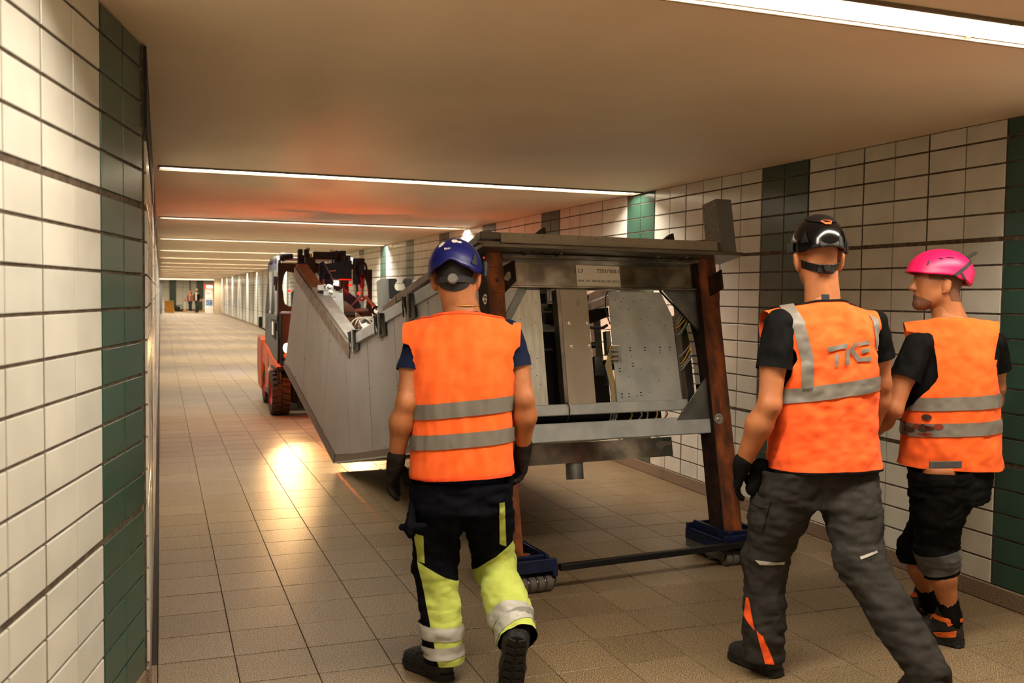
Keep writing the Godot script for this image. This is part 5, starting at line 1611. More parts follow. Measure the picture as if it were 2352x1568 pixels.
func boot(b: Body, heel: Vector3, F: Vector3, S: Vector3, ankle: Vector3, m: Material, sole_m: Material, tall := 0.05, trim: Material = null) -> Node3D:
	F = (F - S * F.dot(S)).normalized()
	var R := F.cross(S).normalized()
	var P := func(f: float, s: float, r := 0.0) -> Vector3: return heel + F * f + S * s + R * r
	var g := Field.new(0.006)
	g.cap(P.call(0.05, 0.05), P.call(0.06, 0.10), 0.042, 0.047, 0.03)
	g.cap(P.call(0.045, 0.048), P.call(0.16, 0.052), 0.041, 0.044, 0.03)
	g.cap(P.call(0.10, 0.085), P.call(0.19, 0.055), 0.042, 0.040, 0.03)
	g.cap(P.call(0.17, 0.045), P.call(0.232, 0.042), 0.047, 0.046, 0.03, S, 0.85)
	g.cap(P.call(0.065, 0.10), ankle + (ankle - P.call(0.065, 0.09)).normalized() * tall, 0.052, 0.057, 0.03)
	var mesh := cut(Field.folds(g.mesh(), 0.004, Vector3(35, 50, 35), 9), [Plane(-S, -S.dot(P.call(0.0, 0.022)))])
	var o := part("boot", shape(mesh), m, b.root)
	var outline := PackedVector2Array()
	for q in [[0.0, -0.028], [-0.008, 0.0], [0.0, 0.028], [0.03, 0.041], [0.10, 0.040], [0.17, 0.050], [0.23, 0.050], [0.265, 0.036], [0.282, 0.0], [0.265, -0.036], [0.23, -0.050], [0.17, -0.050], [0.10, -0.040], [0.03, -0.041]]: outline.append(Vector2(q[0], q[1]))
	var t := Transform3D(Basis(F, R, F.cross(R)), heel)
	var up := F.cross(R).dot(S)
	var st := MB.new()
	st.prism(outline, 0.008 * up, 0.034 * up, t)
	for k in 7:
		var x := 0.016 + 0.037 * k
		for r in [-1, 1]: st.box(t * Vector3(x, r * 0.023, 0.006 * up), Vector3(0.024, 0.032, 0.012), 0.002, t.basis.orthonormalized() * Basis().rotated(Vector3.BACK, 0.35 * r))
	part("sole", st.done(), sole_m, o)
	# laces and a collar
	var lc := MB.new()
	for k in 4:
		var c: Vector3 = P.call(0.115 + 0.022 * k, 0.128 - 0.011 * k)
		lc.tube(spline([c - R * 0.03 - S * 0.008, c + S * 0.003, c + R * 0.03 - S * 0.008], 4), 0.003, 5)
	part("laces", lc.done(), trim if trim else sole_m, o)
	if trim:
		part("collar", shape(band(mesh, ankle + S * (tall - 0.012), S, 0.010, 0.003)), trim, o)
		part("side_flash", shape(cut(mesh, fence([P.call(0.02, 0.055, -0.06), P.call(0.02, 0.085, -0.06), P.call(0.12, 0.055, -0.06), P.call(0.10, 0.036, -0.06)], -R), 0.003)), trim, o)
		part("side_flash", shape(cut(mesh, fence([P.call(0.05, 0.10, -0.06), P.call(0.03, 0.115, -0.06), P.call(0.06, 0.118, -0.06)], -R), 0.003)), trim, o)
	return o


# the shell of a helmet: rim gives, for 12 directions from the face round over the right ear, how far down the shell reaches
func helmet_shell(b: Body, c: Vector3, R: Vector3, U: Vector3, F: Vector3, size: Vector3, rim: Array, lip := 0.006, ridge := 0.0) -> Dictionary:
	var v := PackedVector3Array()
	var n := 48
	var rows := 22
	var idx := PackedInt32Array()
	for layer in 2:
		for k in rows + 1:
			for q in n:
				var a := TAU * q / n
				var p := a / TAU * rim.size()
				var i := int(p)
				var w := p - i
				var ww := w * w * (3 - 2 * w)
				var low: float = lerpf(rim[i % rim.size()], rim[(i + 1) % rim.size()], ww)
				var t := low * k / rows
				var s := size - Vector3.ONE * 0.008 * layer
				var d := Vector3(sin(t) * sin(a) * s.x, cos(t) * s.y, sin(t) * cos(a) * s.z)
				if layer == 0:
					if k > rows - 3: d += Vector3(sin(a), 0, cos(a)) * lip * (k - rows + 3) / 3.0
					d *= 1.0 + ridge * sin(a * 6.0) * sin(t) * sin(t)
				v.append(c + R * d.x + U * d.y + F * d.z)
	var per := (rows + 1) * n
	for layer in 2:
		for k in rows:
			for q in n:
				var a := layer * per + k * n + q
				var e := layer * per + k * n + (q + 1) % n
				if layer == 0: idx.append_array([a, a + n, e, e, a + n, e + n])
				else: idx.append_array([a, e, a + n, e, e + n, a + n])
	for q in n:
		var a := rows * n + q
		var e := rows * n + (q + 1) % n
		idx.append_array([a, a + per, e, e, a + per, e + per])
	var m := {"v": v, "i": idx}
	Field.normals(m)
	var mid := c
	var s := 0.0
	for k in n: s += m.n[4 * n + k].dot(m.v[4 * n + k] - mid)
	if s < 0.0:
		for k in m.n.size(): m.n[k] = -m.n[k]
	return m


# a small patch lying on a shell: the point of the shell towards d, spun by `turn`, sized w x h
func patch(shell: Dictionary, c: Vector3, d: Vector3, up: Vector3, w: float, h: float, lift := 0.0015, pts := [[-1, -1], [1, -1], [1, 1], [-1, 1]]) -> ArrayMesh:
	var best := 0
	var bd := -9.0
	for k in shell.v.size() / 2:
		var q: float = (shell.v[k] - c).normalized().dot(d.normalized())
		if q > bd:
			bd = q
			best = k
	var p: Vector3 = shell.v[best]
	var nn: Vector3 = shell.n[best]
	var y := (up - nn * up.dot(nn)).normalized()
	var x := y.cross(nn)
	var outline := []
	for q in pts: outline.append(p + x * q[0] * w / 2 + y * q[1] * h / 2)
	var first := {"v": shell.v.slice(0, shell.v.size() / 2), "n": shell.n.slice(0, shell.v.size() / 2), "i": PackedInt32Array(Array(shell.i).filter(func(i): return i >= 0)).slice(0, 22 * 48 * 6)}
	return shape(cut(first, fence(outline, nn), lift))


# vest or shirt round the trunk
func trunk(b: Body, keys: Array, cell: float, extra: Callable) -> Dictionary:
	var f := Field.new(cell)
	f.loft(torso_frame(b), keys, 0.03)
	extra.call(f)
	return f.mesh()


func shirt(b: Body, keys: Array, m: Material, r0: float, r1: float, reach: float) -> void:
	var f := Field.new(0.010)
	var j := b.j
	f.loft(torso_frame(b), keys, 0.03)
	for s in ["_l", "_r"]: f.cap(j.neck - b.y * 0.09, j["shoulder" + s], 0.045, r0 * 0.8, 0.03)
	var all := f.mesh()
	for s in ["_l", "_r"]:
		var sh: Vector3 = j["shoulder" + s]
		var el: Vector3 = j["elbow" + s]
		var d: Vector3 = (el - sh).normalized()
		var g := Field.new(0.008)
		g.cap(sh, sh.lerp(el, reach + 0.25), r0, r1 + 0.004, 0.03)
		var q := Field.folds(g.mesh(), 0.006, Vector3(14, 9, 14), 11)
		q = cut(q, [Plane(d, sh.lerp(el, reach))])
		all = merged(all, q)
	part("t_shirt", shape(all), m, b.root)


func trousers(b: Body, pelvis: Array, rad: Array, ends: Array, fold := 0.008, sd := 2, hem := 0.03) -> Dictionary:
	var f := Field.new(0.010)
	var j := b.j
	f.loft(torso_frame(b), pelvis, 0.05)
	var k := 0
	for s in ["_l", "_r"]:
		var r: Array = rad[k]
		var hip: Vector3 = j["hip" + s]
		var kn: Vector3 = j["knee" + s]
		var an: Vector3 = j["ankle" + s]
		f.cap(hip, hip.lerp(kn, 0.45), r[0], r[1], 0.05)
		f.cap(hip.lerp(kn, 0.45), kn, r[1], r[2], 0.03)
		f.cap(kn, kn.lerp(an, 0.5), r[2], r[3], 0.03)
		f.cap(kn.lerp(an, 0.5), an + (an - kn).normalized() * 0.05, r[3], r[4], 0.03)
		# slack cloth gathers above the boot
		f.cap(kn.lerp(an, 0.80), kn.lerp(an, 0.84), r[4] + 0.004, r[4] + 0.004, 0.02)
		f.cap(kn.lerp(an, 0.66), kn.lerp(an, 0.69), r[3] + 0.003, r[3] + 0.003, 0.02)
		k += 1
	var m := Field.folds(f.mesh(), fold, Vector3(9, 15, 9), sd)
	m = Field.folds(m, fold * 0.5, Vector3(4, 17, 4), sd + 1, true)
	m = Field.folds(m, fold * 0.25, Vector3(14, 30, 14), sd + 2)
	return cut(m, ends + [Plane(b.y, b.j.pelvis + b.y * hem)])


func cloth(c: Color, rough := 0.85, sheen := 0.2) -> StandardMaterial3D:
	var m := mottled(c.darkened(0.06), c.lightened(0.03), 0.01, 2.0, rough, 0.0, 0.3, 0.7, 3)
	m.metallic_specular = 0.14
	m.rim_enabled = sheen > 0.0
	m.rim = sheen
	m.rim_tint = 0.7
	return m


func people_materials() -> void:
	if M.has("skin"): return
	M.skin = mottled(Color(0.62, 0.375, 0.215), Color(0.69, 0.43, 0.26), 0.01, 2.0, 0.5)
	M.skin.subsurf_scatter_enabled = true
	M.skin.subsurf_scatter_strength = 0.08
	M.vest = cloth(Color(1.0, 0.405, 0.165), 0.8, 0.1)
	M.vest_red = cloth(Color(1.0, 0.375, 0.16), 0.8, 0.1)
	M.band = plain(Color(0.42, 0.395, 0.355), 0.5)
	M.band_light = plain(Color(0.66, 0.645, 0.60), 0.45)
	M.hem = plain(Color(0.95, 0.30, 0.07), 0.8)
	M.navy = cloth(Color(0.075, 0.10, 0.185), 0.9, 0.05)
	M.navy_dark = cloth(Color(0.055, 0.056, 0.08), 0.9, 0.0)
	M.black_cloth = cloth(Color(0.065, 0.062, 0.06), 0.9, 0.0)
	M.charcoal = cloth(Color(0.20, 0.188, 0.172), 0.9, 0.0)
	M.lime = cloth(Color(0.73, 0.775, 0.36), 0.8, 0.15)
	M.grey_cloth = cloth(Color(0.30, 0.29, 0.28))
	M.glove = cloth(Color(0.14, 0.12, 0.105), 0.8, 0.0)
	M.glove_black = cloth(Color(0.085, 0.078, 0.072), 0.8, 0.0)
	M.boot = mottled(Color(0.055, 0.045, 0.037), Color(0.09, 0.075, 0.06), 0.02, 2.0, 0.6)
	M.boot_brown = mottled(Color(0.10, 0.08, 0.06), Color(0.15, 0.12, 0.09), 0.02, 2.0, 0.65)
	M.sole = plain(Color(0.05, 0.042, 0.035), 0.75)
	M.boot_orange = plain(Color(0.80, 0.36, 0.05), 0.6)
	M.hair = mottled(Color(0.05, 0.038, 0.03), Color(0.12, 0.09, 0.07), 0.08, 4.0, 0.7)
	M.stubble = mottled(Color(0.36, 0.22, 0.135), Color(0.46, 0.285, 0.175), 0.08, 4.0, 0.65)
	M.helmet_blue = plain(Color(0.06, 0.085, 0.36), 0.35)
	M.helmet_black = plain(Color(0.02, 0.02, 0.021), 0.16)
	M.helmet_pink = plain(Color(0.93, 0.09, 0.37), 0.38)
	M.strap = plain(Color(0.15, 0.145, 0.135), 0.6)
	M.dial = plain(Color(0.40, 0.37, 0.33), 0.5)
	M.dirt = plain(Color(0.22, 0.115, 0.05), 0.9)
	M.dirt_light = plain(Color(0.45, 0.16, 0.05), 0.9)
	M.gold = plain(Color(0.85, 0.65, 0.35), 0.25, 0.9)


# cradle strap round the back of the head with its dial
func cradle(b: Body, helmet: Node, y: float, rx: float, rz: float, dial_r: float, drop := 0.0, tall := 0.030, m: Material = null) -> void:
	var pts := []
	for k in 13:
		var a := lerpf(-1.35, 1.35, k / 12.0)
		pts.append(hd(b, sin(a) * rx, y - drop * cos(a), -cos(a) * rz - 0.012))
	var st := MB.new()
	for k in 12:
		var p: Vector3 = pts[k]
		var q: Vector3 = pts[k + 1]
		st.bar(p, q, 0.005, tall, (p + q) / 2 - b.j.head, 0.001)
	part("head_strap", st.done(), m if m else M.strap, helmet)
	var back := -b.hf
	part("dial", MB.new().lathe([Vector2(0, 0.017), Vector2(dial_r * 0.8, 0.017), Vector2(dial_r, 0.012), Vector2(dial_r, 0.0)], 24, Transform3D(Basis(b.hr, back, b.hu), hd(b, 0.0, y - drop, -rz - 0.012))).done(), m if m else M.dial, helmet)


# --- worker with the blue helmet
func worker_blue() -> void:
	people_materials()
	var W1 := {
		pelvis = Vector3(1.154, 0.812, -3.689),
		hip_l = Vector3(1.066, 0.854, -3.732),
		hip_r = Vector3(1.237, 0.867, -3.658),
		chest = Vector3(1.166, 1.311, -3.695),
		neck = Vector3(1.155, 1.537, -3.715),
		head = Vector3(1.139, 1.665, -3.747),
		shoulder_l = Vector3(0.988, 1.432, -3.771),
		shoulder_r = Vector3(1.331, 1.451, -3.645),
		elbow_l = Vector3(0.924, 1.164, -3.710),
		wrist_l = Vector3(0.898, 0.913, -3.783),
		knuckle_l = Vector3(0.894, 0.809, -3.827),
		tip_l = Vector3(0.911, 0.710, -3.864),
		elbow_r = Vector3(1.378, 1.183, -3.585),
		wrist_r = Vector3(1.413, 0.956, -3.678),
		knuckle_r = Vector3(1.414, 0.848, -3.710),
		tip_r = Vector3(1.414, 0.770, -3.731),
		knee_l = Vector3(1.072, 0.481, -3.794),
		ankle_l = Vector3(1.094, 0.152, -3.743),
		knee_r = Vector3(1.342, 0.451, -3.833),
		ankle_r = Vector3(1.326, 0.258, -3.505),
		hem = Vector3(1.160, 0.862, -3.686),
		collar = Vector3(1.147, 1.544, -3.702),
		hemtip_l = Vector3(0.967, 0.860, -3.758),
		heel_l = Vector3(1.113, 0.000, -3.712),
		toe_l = Vector3(1.058, 0.000, -3.831),
		toe_r = Vector3(1.284, -0.000, -3.457),
		heel_r = Vector3(1.284, 0.276, -3.376),
		foot_f = Vector3(0.000, -0.957, -0.291),
		foot_s = Vector3(0.333, 0.274, -0.902),
		band1 = Vector3(1.136, 1.152, -3.567),
		band2 = Vector3(1.129, 1.027, -3.570),
		mid = Vector3(1.160, 0.678, -3.644),
		yl1 = Vector3(0.967, 0.515, -3.715),
		yl2 = Vector3(1.126, 0.418, -3.656),
		yl3 = Vector3(0.972, 0.506, -3.713),
		yl4 = Vector3(1.019, 0.282, -3.696),
		yr1 = Vector3(1.200, 0.455, -3.629),
		yr2 = Vector3(1.336, 0.570, -3.579),
		bl1 = Vector3(1.078, 0.214, -3.706),
		bl2 = Vector3(1.083, 0.136, -3.704),
		br1 = Vector3(1.253, 0.352, -3.524),
		br2 = Vector3(1.253, 0.310, -3.482),
		pa = Vector3(0.953, 0.631, -3.699),
		pb = Vector3(0.991, 0.627, -3.685),
		pc = Vector3(0.995, 0.507, -3.683),
		pd = Vector3(0.967, 0.512, -3.694),
		pe = Vector3(1.276, 0.773, -3.580),
		pf = Vector3(1.294, 0.773, -3.573),
		pg = Vector3(1.303, 0.560, -3.570),
		ph = Vector3(1.277, 0.574, -3.579),
		pk1 = Vector3(0.954, 0.725, -3.720),
		pk2 = Vector3(0.943, 0.666, -3.703),
		pk3 = Vector3(1.318, 0.872, -3.607),
		pk4 = Vector3(1.321, 0.765, -3.606),
	}
	var b := person("worker in blue helmet, orange vest and lime-and-navy trousers, walking away", W1, Vector3(0.938, 0, 0.3465), Vector3(0.42, -0.16, -0.90), Vector3(0.045, 1.0, -0.18))
	var head := skin(b, M.skin, false, 1.0, 1.25)
	var j := b.j
	part("hair", shape(cut(head, [Plane((b.hf - b.hu * 0.55).normalized(), hd(b, 0, -0.045, -0.070)), Plane(b.hf, hd(b, 0, 0, 0.02))], 0.0035)), M.hair, b.root)
	var L: float = (j.neck - j.pelvis).length()
	shirt(b, [[0.0, 0.17, 0.11], [0.35, 0.19, 0.115], [L - 0.12, 0.19, 0.095], [L - 0.035, 0.10, 0.075], [L - 0.005, 0.068, 0.066]], M.navy, 0.052, 0.064, 0.54)
	# vest
	var keys := [[0.045, 0.214, 0.150], [0.16, 0.207, 0.145], [0.30, 0.205, 0.138], [0.44, 0.220, 0.135], [0.56, 0.232, 0.125], [0.625, 0.225, 0.105], [0.675, 0.15, 0.09], [L - 0.005, 0.085, 0.078]]
	var v := trunk(b, keys, 0.0085, func(f):
		for s in [-1.0, 1.0]: f.cap(j.neck - b.y * 0.055 + b.x * 0.06 * s, j.neck - b.y * 0.122 + b.x * 0.235 * s, 0.048, 0.062, 0.03).cap(j.neck - b.y * 0.14 + b.x * 0.225 * s, j.neck - b.y * 0.21 + b.x * 0.215 * s, 0.072, 0.066, 0.04))
	v = Field.folds(v, 0.009, Vector3(9, 2.2, 9), 21)
	v = Field.folds(v, 0.004, Vector3(18, 7, 18), 22)
	for e in [1.0, -1.0]:
		v = armhole(v, j.neck - b.y * 0.185 + b.x * 0.15 * e, b.x * e - b.y * 0.12, b.y, 0.115, 0.088)
		v = notch(v, Plane((b.x * e - b.y * 0.05).normalized(), j.neck - b.y * 0.12 + b.x * 0.236 * e), Plane(b.y, j.neck - b.y * 0.19))
	v = cut(v, [Plane(-b.y + b.x * 0.05, j.pelvis + b.y * 0.052), Plane(b.y - b.z * 0.25, j.neck - b.y * 0.012 + b.z * 0.06)])
	var vest := part("vest", shape(v), M.vest, b.root)
	part("reflective_band", shape(band(v, j.band1, b.y - b.x * 0.10, 0.030, 0.006)), M.band, vest)
	part("reflective_band", shape(band(v, j.band2, b.y - b.x * 0.085, 0.029, 0.006)), M.band, vest)
	part("hem", shape(band(v, j.pelvis + b.y * 0.058, b.y - b.x * 0.05, 0.008, 0.002)), M.hem, vest)
	part("collar_trim", shape(band(v, j.neck - b.y * 0.016 + b.z * 0.06, b.y - b.z * 0.25, 0.006, 0.003)), M.hem, vest)
	# trousers
	var t := trousers(b, [[-0.10, 0.17, 0.12], [0.0, 0.180, 0.125], [0.07, 0.17, 0.115]], [[0.112, 0.104, 0.090, 0.074, 0.080], [0.110, 0.102, 0.086, 0.080, 0.078]],
		[Plane(Vector3.DOWN, j.ankle_l - Vector3(0, 0.075, 0)) if j.ankle_l.y < 0.0 else Plane(Vector3.DOWN, Vector3(0, 0.085, 0))], 0.009, 3)
	t = cut(t, [Plane((j.ankle_r - j.knee_r).normalized(), j.ankle_r + (j.ankle_r - j.knee_r).normalized() * 0.035)])
	var tr := part("trousers", shape(t), M.navy_dark, b.root)
	var left := [Plane(b.x, j.mid)]
	var right := [Plane(-b.x, j.mid)]
	var eye := b.z
	part("lime_leg", shape(cut(t, left + [Plane((j.yl2 - j.yl1).cross(eye).normalized() * (1 if (j.yl2 - j.yl1).cross(eye).y > 0 else -1), j.yl1), Plane((j.yl4 - j.yl3).cross(eye).normalized() * (1 if (j.yl4 - j.yl3).cross(eye).dot(b.x) < 0 else -1), j.yl3)], 0.0025)), M.lime, tr)
	part("lime_leg", shape(cut(t, right + [Plane((j.yr2 - j.yr1).cross(eye).normalized() * (1 if (j.yr2 - j.yr1).cross(eye).y > 0 else -1), j.yr1)], 0.0025)), M.lime, tr)
	part("reflective_band", shape(band(t, j.bl1, b.y + b.x * 0.05, 0.027, 0.005, left)), M.band_light, tr)
	part("reflective_band", shape(band(t, j.bl2, b.y - b.x * 0.04, 0.025, 0.005, left)), M.band_light, tr)
	part("reflective_band", shape(band(t, j.br1, (j.knee_r - j.ankle_r).normalized() + b.x * 0.1, 0.028, 0.005, right)), M.band_light, tr)
	part("reflective_band", shape(band(t, j.br2, (j.knee_r - j.ankle_r).normalized() - b.x * 0.25, 0.026, 0.005, right)), M.band_light, tr)
	part("lime_patch", shape(cut(t, fence([j.pa, j.pb, j.pc, j.pd], eye), 0.004)), M.lime, tr)
	part("lime_patch", shape(cut(t, fence([j.pe, j.pf, j.pg, j.ph], eye), 0.004)), M.lime, tr)
	var pk := Field.new(0.007)
	pk.cap(j.pk1, j.pk2, 0.040, 0.052, 0.02, b.x, 0.45).cap(j.pk2 - b.x * 0.035 - b.y * 0.005, j.pk2 + b.x * 0.06 + b.z * 0.045 + b.y * 0.01, 0.014, 0.016, 0.015)
	part("leg_pocket", shape(Field.folds(pk.mesh(), 0.006, Vector3(20, 20, 20), 8)), M.navy_dark, tr)
	var pq := Field.new(0.007)
	pq.cap(j.pk3, j.pk4, 0.03, 0.012, 0.02, b.z, 0.5)
	part("holster_pocket", shape(pq.mesh()), M.black_cloth, tr)
	# boots, gloves, chain
	boot(b, j.heel_l + Vector3(0, 0.0, 0), (j.toe_l - j.heel_l), Vector3.UP, j.ankle_l, M.boot, M.sole, -0.01)
	boot(b, j.heel_r, j.foot_f, j.foot_s, j.ankle_r, M.boot, M.sole, 0.0)
	glove(b, "_l", M.glove, 0.55)
	glove(b, "_r", M.glove, 0.75)
	part("neck_chain", MB.new().tube(_ring(0.068, 28, Transform3D(Basis(b.x, (b.y - b.z * 0.3).normalized(), b.z), j.neck + b.y * 0.016)), 0.0018, 6, false).done(), M.gold, b.root)
	# helmet
	var c := hd(b, -0.004, 0.040, -0.01)
	var sh := helmet_shell(b, c, b.hr, b.hu, b.hf, Vector3(0.110, 0.122, 0.140), [1.62, 1.66, 1.72, 1.80, 1.86, 1.72, 1.52, 1.72, 1.90, 1.84, 1.74, 1.66], 0.005)
	var h := part("helmet", shape(sh), M.helmet_blue, b.root)
	for q in [[-0.42, 0.66, 0.026, 0.034, -0.3], [0.08, 0.80, 0.026, 0.030, 0.1], [0.30, 0.80, 0.022, 0.016, 0.3]]:
		part("vent", patch(sh, c, b.hr * q[0] + b.hu * q[1] - b.hf * 0.80, b.hu, q[2], q[3], 0.0015, [[-0.5, -1], [0.4, -1], [1, -0.1], [0.7, 1], [-0.6, 0.9], [-1, 0]]), M.paper, h)  # vents filled white for the light that shows in them
	part("clip", patch(sh, c, b.hr * 0.72 + b.hu * 0.12 - b.hf * 0.75, b.hu, 0.040, 0.052, 0.004, [[-1, -0.8], [0.7, -1], [0.9, 1], [0.3, 0.9]]), M.strap, h)
	part("clip", patch(sh, c, b.hr * -0.95 + b.hu * 0.02 - b.hf * 0.35, b.hu, 0.030, 0.045, 0.004, [[-0.7, -1], [1, -0.8], [-0.2, 1], [-0.8, 0.8]]), M.strap, h)
	var kt := TextMesh.new()
	kt.text = "KASK"
	kt.font_size = 12
	kt.pixel_size = 0.0009
	kt.depth = 0.006
	var nb := (-b.hf * 0.90 + b.hu * 0.40 - b.hr * 0.10).normalized()
	var ux := b.hr
	part("print", kt, M.paper, h, Transform3D(Basis(ux, nb.cross(ux).normalized(), nb), c + nb * 0.134))
	cradle(b, h, -0.020, 0.079, 0.098, 0.021, 0.004, 0.024)
	# ear defender mount on the right
	part("side_mount", MB.new().box(hd(b, 0.118, 0.045, 0.02), Vector3(0.018, 0.055, 0.06), 0.007, Basis(b.hr, b.hu, -b.hf)).box(hd(b, 0.122, 0.015, -0.01), Vector3(0.012, 0.035, 0.06), 0.005, Basis(b.hr, b.hu, -b.hf)).done(), M.strap, h)
	part("red_tab", MB.new().box(hd(b, 0.112, 0.085, 0.01), Vector3(0.008, 0.010, 0.02), 0.002, Basis(b.hr, b.hu, -b.hf)).done(), M.chain_red, h)


# --- worker with the black helmet and the lettered vest
func worker_black() -> void:
	var W2 := {
		pelvis = Vector3(2.606, 0.863, -3.270),
		hip_l = Vector3(2.464, 0.873, -3.279),
		hip_r = Vector3(2.712, 0.863, -3.241),
		chest = Vector3(2.627, 1.284, -3.272),
		neck = Vector3(2.600, 1.594, -3.293),
		head = Vector3(2.591, 1.772, -3.328),
		shoulder_l = Vector3(2.377, 1.494, -3.280),
		shoulder_r = Vector3(2.862, 1.499, -3.292),
		elbow_l = Vector3(2.312, 1.169, -3.240),
		wrist_l = Vector3(2.263, 0.903, -3.353),
		knuckle_l = Vector3(2.274, 0.802, -3.403),
		tip_l = Vector3(2.298, 0.709, -3.437),
		elbow_r = Vector3(2.942, 1.236, -3.327),
		wrist_r = Vector3(2.984, 0.990, -3.439),
		knuckle_r = Vector3(2.997, 0.884, -3.477),
		tip_r = Vector3(3.011, 0.799, -3.504),
		knee_l = Vector3(2.417, 0.486, -3.393),
		ankle_l = Vector3(2.410, 0.128, -3.374),
		knee_r = Vector3(2.644, 0.543, -3.074),
		ankle_r = Vector3(2.689, 0.240, -2.774),
		heel_l = Vector3(2.446, 0.000, -3.312),
		toe_l = Vector3(2.369, 0.000, -3.660),
		toe_r = Vector3(2.680, -0.000, -2.861),
		heel_r = Vector3(2.675, 0.180, -2.650),
		foot_f = Vector3(0.020, -0.622, -0.783),
		foot_s = Vector3(0.100, 0.780, -0.618),
		band1 = Vector3(2.523, 1.227, -3.140),
		a1 = Vector3(2.319, 1.578, -3.215),
		a2 = Vector3(2.368, 1.599, -3.198),
		a3 = Vector3(2.381, 1.479, -3.193),
		a4 = Vector3(2.421, 1.509, -3.178),
		a5 = Vector3(2.414, 1.348, -3.181),
		a6 = Vector3(2.461, 1.363, -3.163),
		a7 = Vector3(2.418, 1.226, -3.179),
		a8 = Vector3(2.463, 1.223, -3.163),
		c1 = Vector3(2.642, 1.610, -3.096),
		c2 = Vector3(2.665, 1.621, -3.088),
		c3 = Vector3(2.684, 1.513, -3.081),
		c4 = Vector3(2.704, 1.530, -3.074),
		c5 = Vector3(2.698, 1.396, -3.076),
		c6 = Vector3(2.717, 1.405, -3.069),
		t1a = Vector3(2.510, 1.409, -3.145),
		t1b = Vector3(2.586, 1.425, -3.117),
		t1c = Vector3(2.585, 1.405, -3.118),
		t1d = Vector3(2.513, 1.389, -3.144),
		t2a = Vector3(2.538, 1.378, -3.135),
		t2b = Vector3(2.554, 1.381, -3.129),
		t2c = Vector3(2.552, 1.330, -3.130),
		t2d = Vector3(2.541, 1.326, -3.134),
		k1a = Vector3(2.580, 1.400, -3.119),
		k1b = Vector3(2.597, 1.403, -3.113),
		k1c = Vector3(2.591, 1.338, -3.115),
		k1d = Vector3(2.579, 1.335, -3.120),
		k2a = Vector3(2.609, 1.427, -3.108),
		k2b = Vector3(2.631, 1.432, -3.100),
		k2c = Vector3(2.602, 1.393, -3.111),
		k2d = Vector3(2.593, 1.400, -3.114),
		k3a = Vector3(2.595, 1.394, -3.114),
		k3b = Vector3(2.611, 1.400, -3.108),
		k3c = Vector3(2.641, 1.358, -3.097),
		k3d = Vector3(2.623, 1.352, -3.103),
		e1a = Vector3(2.634, 1.432, -3.099),
		e1b = Vector3(2.671, 1.441, -3.086),
		e1c = Vector3(2.672, 1.424, -3.085),
		e1d = Vector3(2.625, 1.413, -3.103),
		e2a = Vector3(2.641, 1.402, -3.097),
		e2b = Vector3(2.671, 1.408, -3.086),
		e2c = Vector3(2.671, 1.392, -3.086),
		e2d = Vector3(2.635, 1.385, -3.099),
		e3a = Vector3(2.632, 1.368, -3.100),
		e3b = Vector3(2.678, 1.373, -3.083),
		e3c = Vector3(2.679, 1.355, -3.083),
		e3d = Vector3(2.622, 1.350, -3.104),
		o1 = Vector3(2.271, 0.344, -3.319),
		o2 = Vector3(2.282, 0.341, -3.314),
		o3 = Vector3(2.311, 0.212, -3.304),
		o4 = Vector3(2.262, 0.261, -3.322),
		o5 = Vector3(2.319, 0.213, -3.301),
		o6 = Vector3(2.345, 0.194, -3.291),
		o7 = Vector3(2.391, 0.073, -3.274),
		o8 = Vector3(2.355, 0.077, -3.288),
		kp1 = Vector3(2.304, 0.511, -3.306),
		kp2 = Vector3(2.421, 0.507, -3.263),
		kp3 = Vector3(2.418, 0.496, -3.264),
		kp4 = Vector3(2.325, 0.493, -3.299),
		f1 = Vector3(2.289, 0.804, -3.312),
		f2 = Vector3(2.369, 0.780, -3.283),
		f3 = Vector3(2.358, 0.738, -3.287),
		f4 = Vector3(2.280, 0.746, -3.315),
		f5 = Vector3(2.259, 0.645, -3.323),
		f6 = Vector3(2.333, 0.634, -3.296),
		kq1 = Vector3(2.575, 0.589, -2.993),
		kq2 = Vector3(2.636, 0.613, -2.971),
		kq3 = Vector3(2.639, 0.604, -2.969),
		kq4 = Vector3(2.579, 0.579, -2.992),
		pk3 = Vector3(2.350, 0.891, -3.343),
		pk4 = Vector3(2.321, 0.808, -3.353),
		pp1 = Vector3(2.828, 0.918, -3.209),
		pp2 = Vector3(2.824, 0.803, -3.210),
	}
	var b := person("tall worker in black helmet, black T-shirt and lettered orange vest, middle of three", W2, Vector3(0.985, 0, 0.16), Vector3(0.30, -0.05, -0.95), Vector3(0.0, 1.0, -0.05))
	var head := skin(b, M.skin, false, 1.12, 1.45)
	var j := b.j
	var L: float = (j.neck - j.pelvis).length()
	shirt(b, [[0.0, 0.19, 0.12], [0.35, 0.205, 0.125], [L - 0.14, 0.22, 0.11], [L - 0.04, 0.10, 0.08], [L - 0.005, 0.07, 0.068]], M.black_cloth, 0.062, 0.074, 0.56)
	var keys := [[0.02, 0.238, 0.178], [0.15, 0.226, 0.160], [0.32, 0.228, 0.150], [0.46, 0.242, 0.145], [0.57, 0.252, 0.13], [0.63, 0.235, 0.115], [0.69, 0.15, 0.10], [L, 0.09, 0.082]]
	var v := trunk(b, keys, 0.0085, func(f):
		for s in [-1.0, 1.0]: f.cap(j.neck - b.y * 0.055 + b.x * 0.07 * s, j.neck - b.y * 0.115 + b.x * (0.23 if s > 0.0 else 0.262) * s, 0.052, 0.072, 0.04))
	v = Field.folds(v, 0.010, Vector3(8, 4, 8), 31)
	v = Field.folds(v, 0.006, Vector3(9, 15, 9), 32)
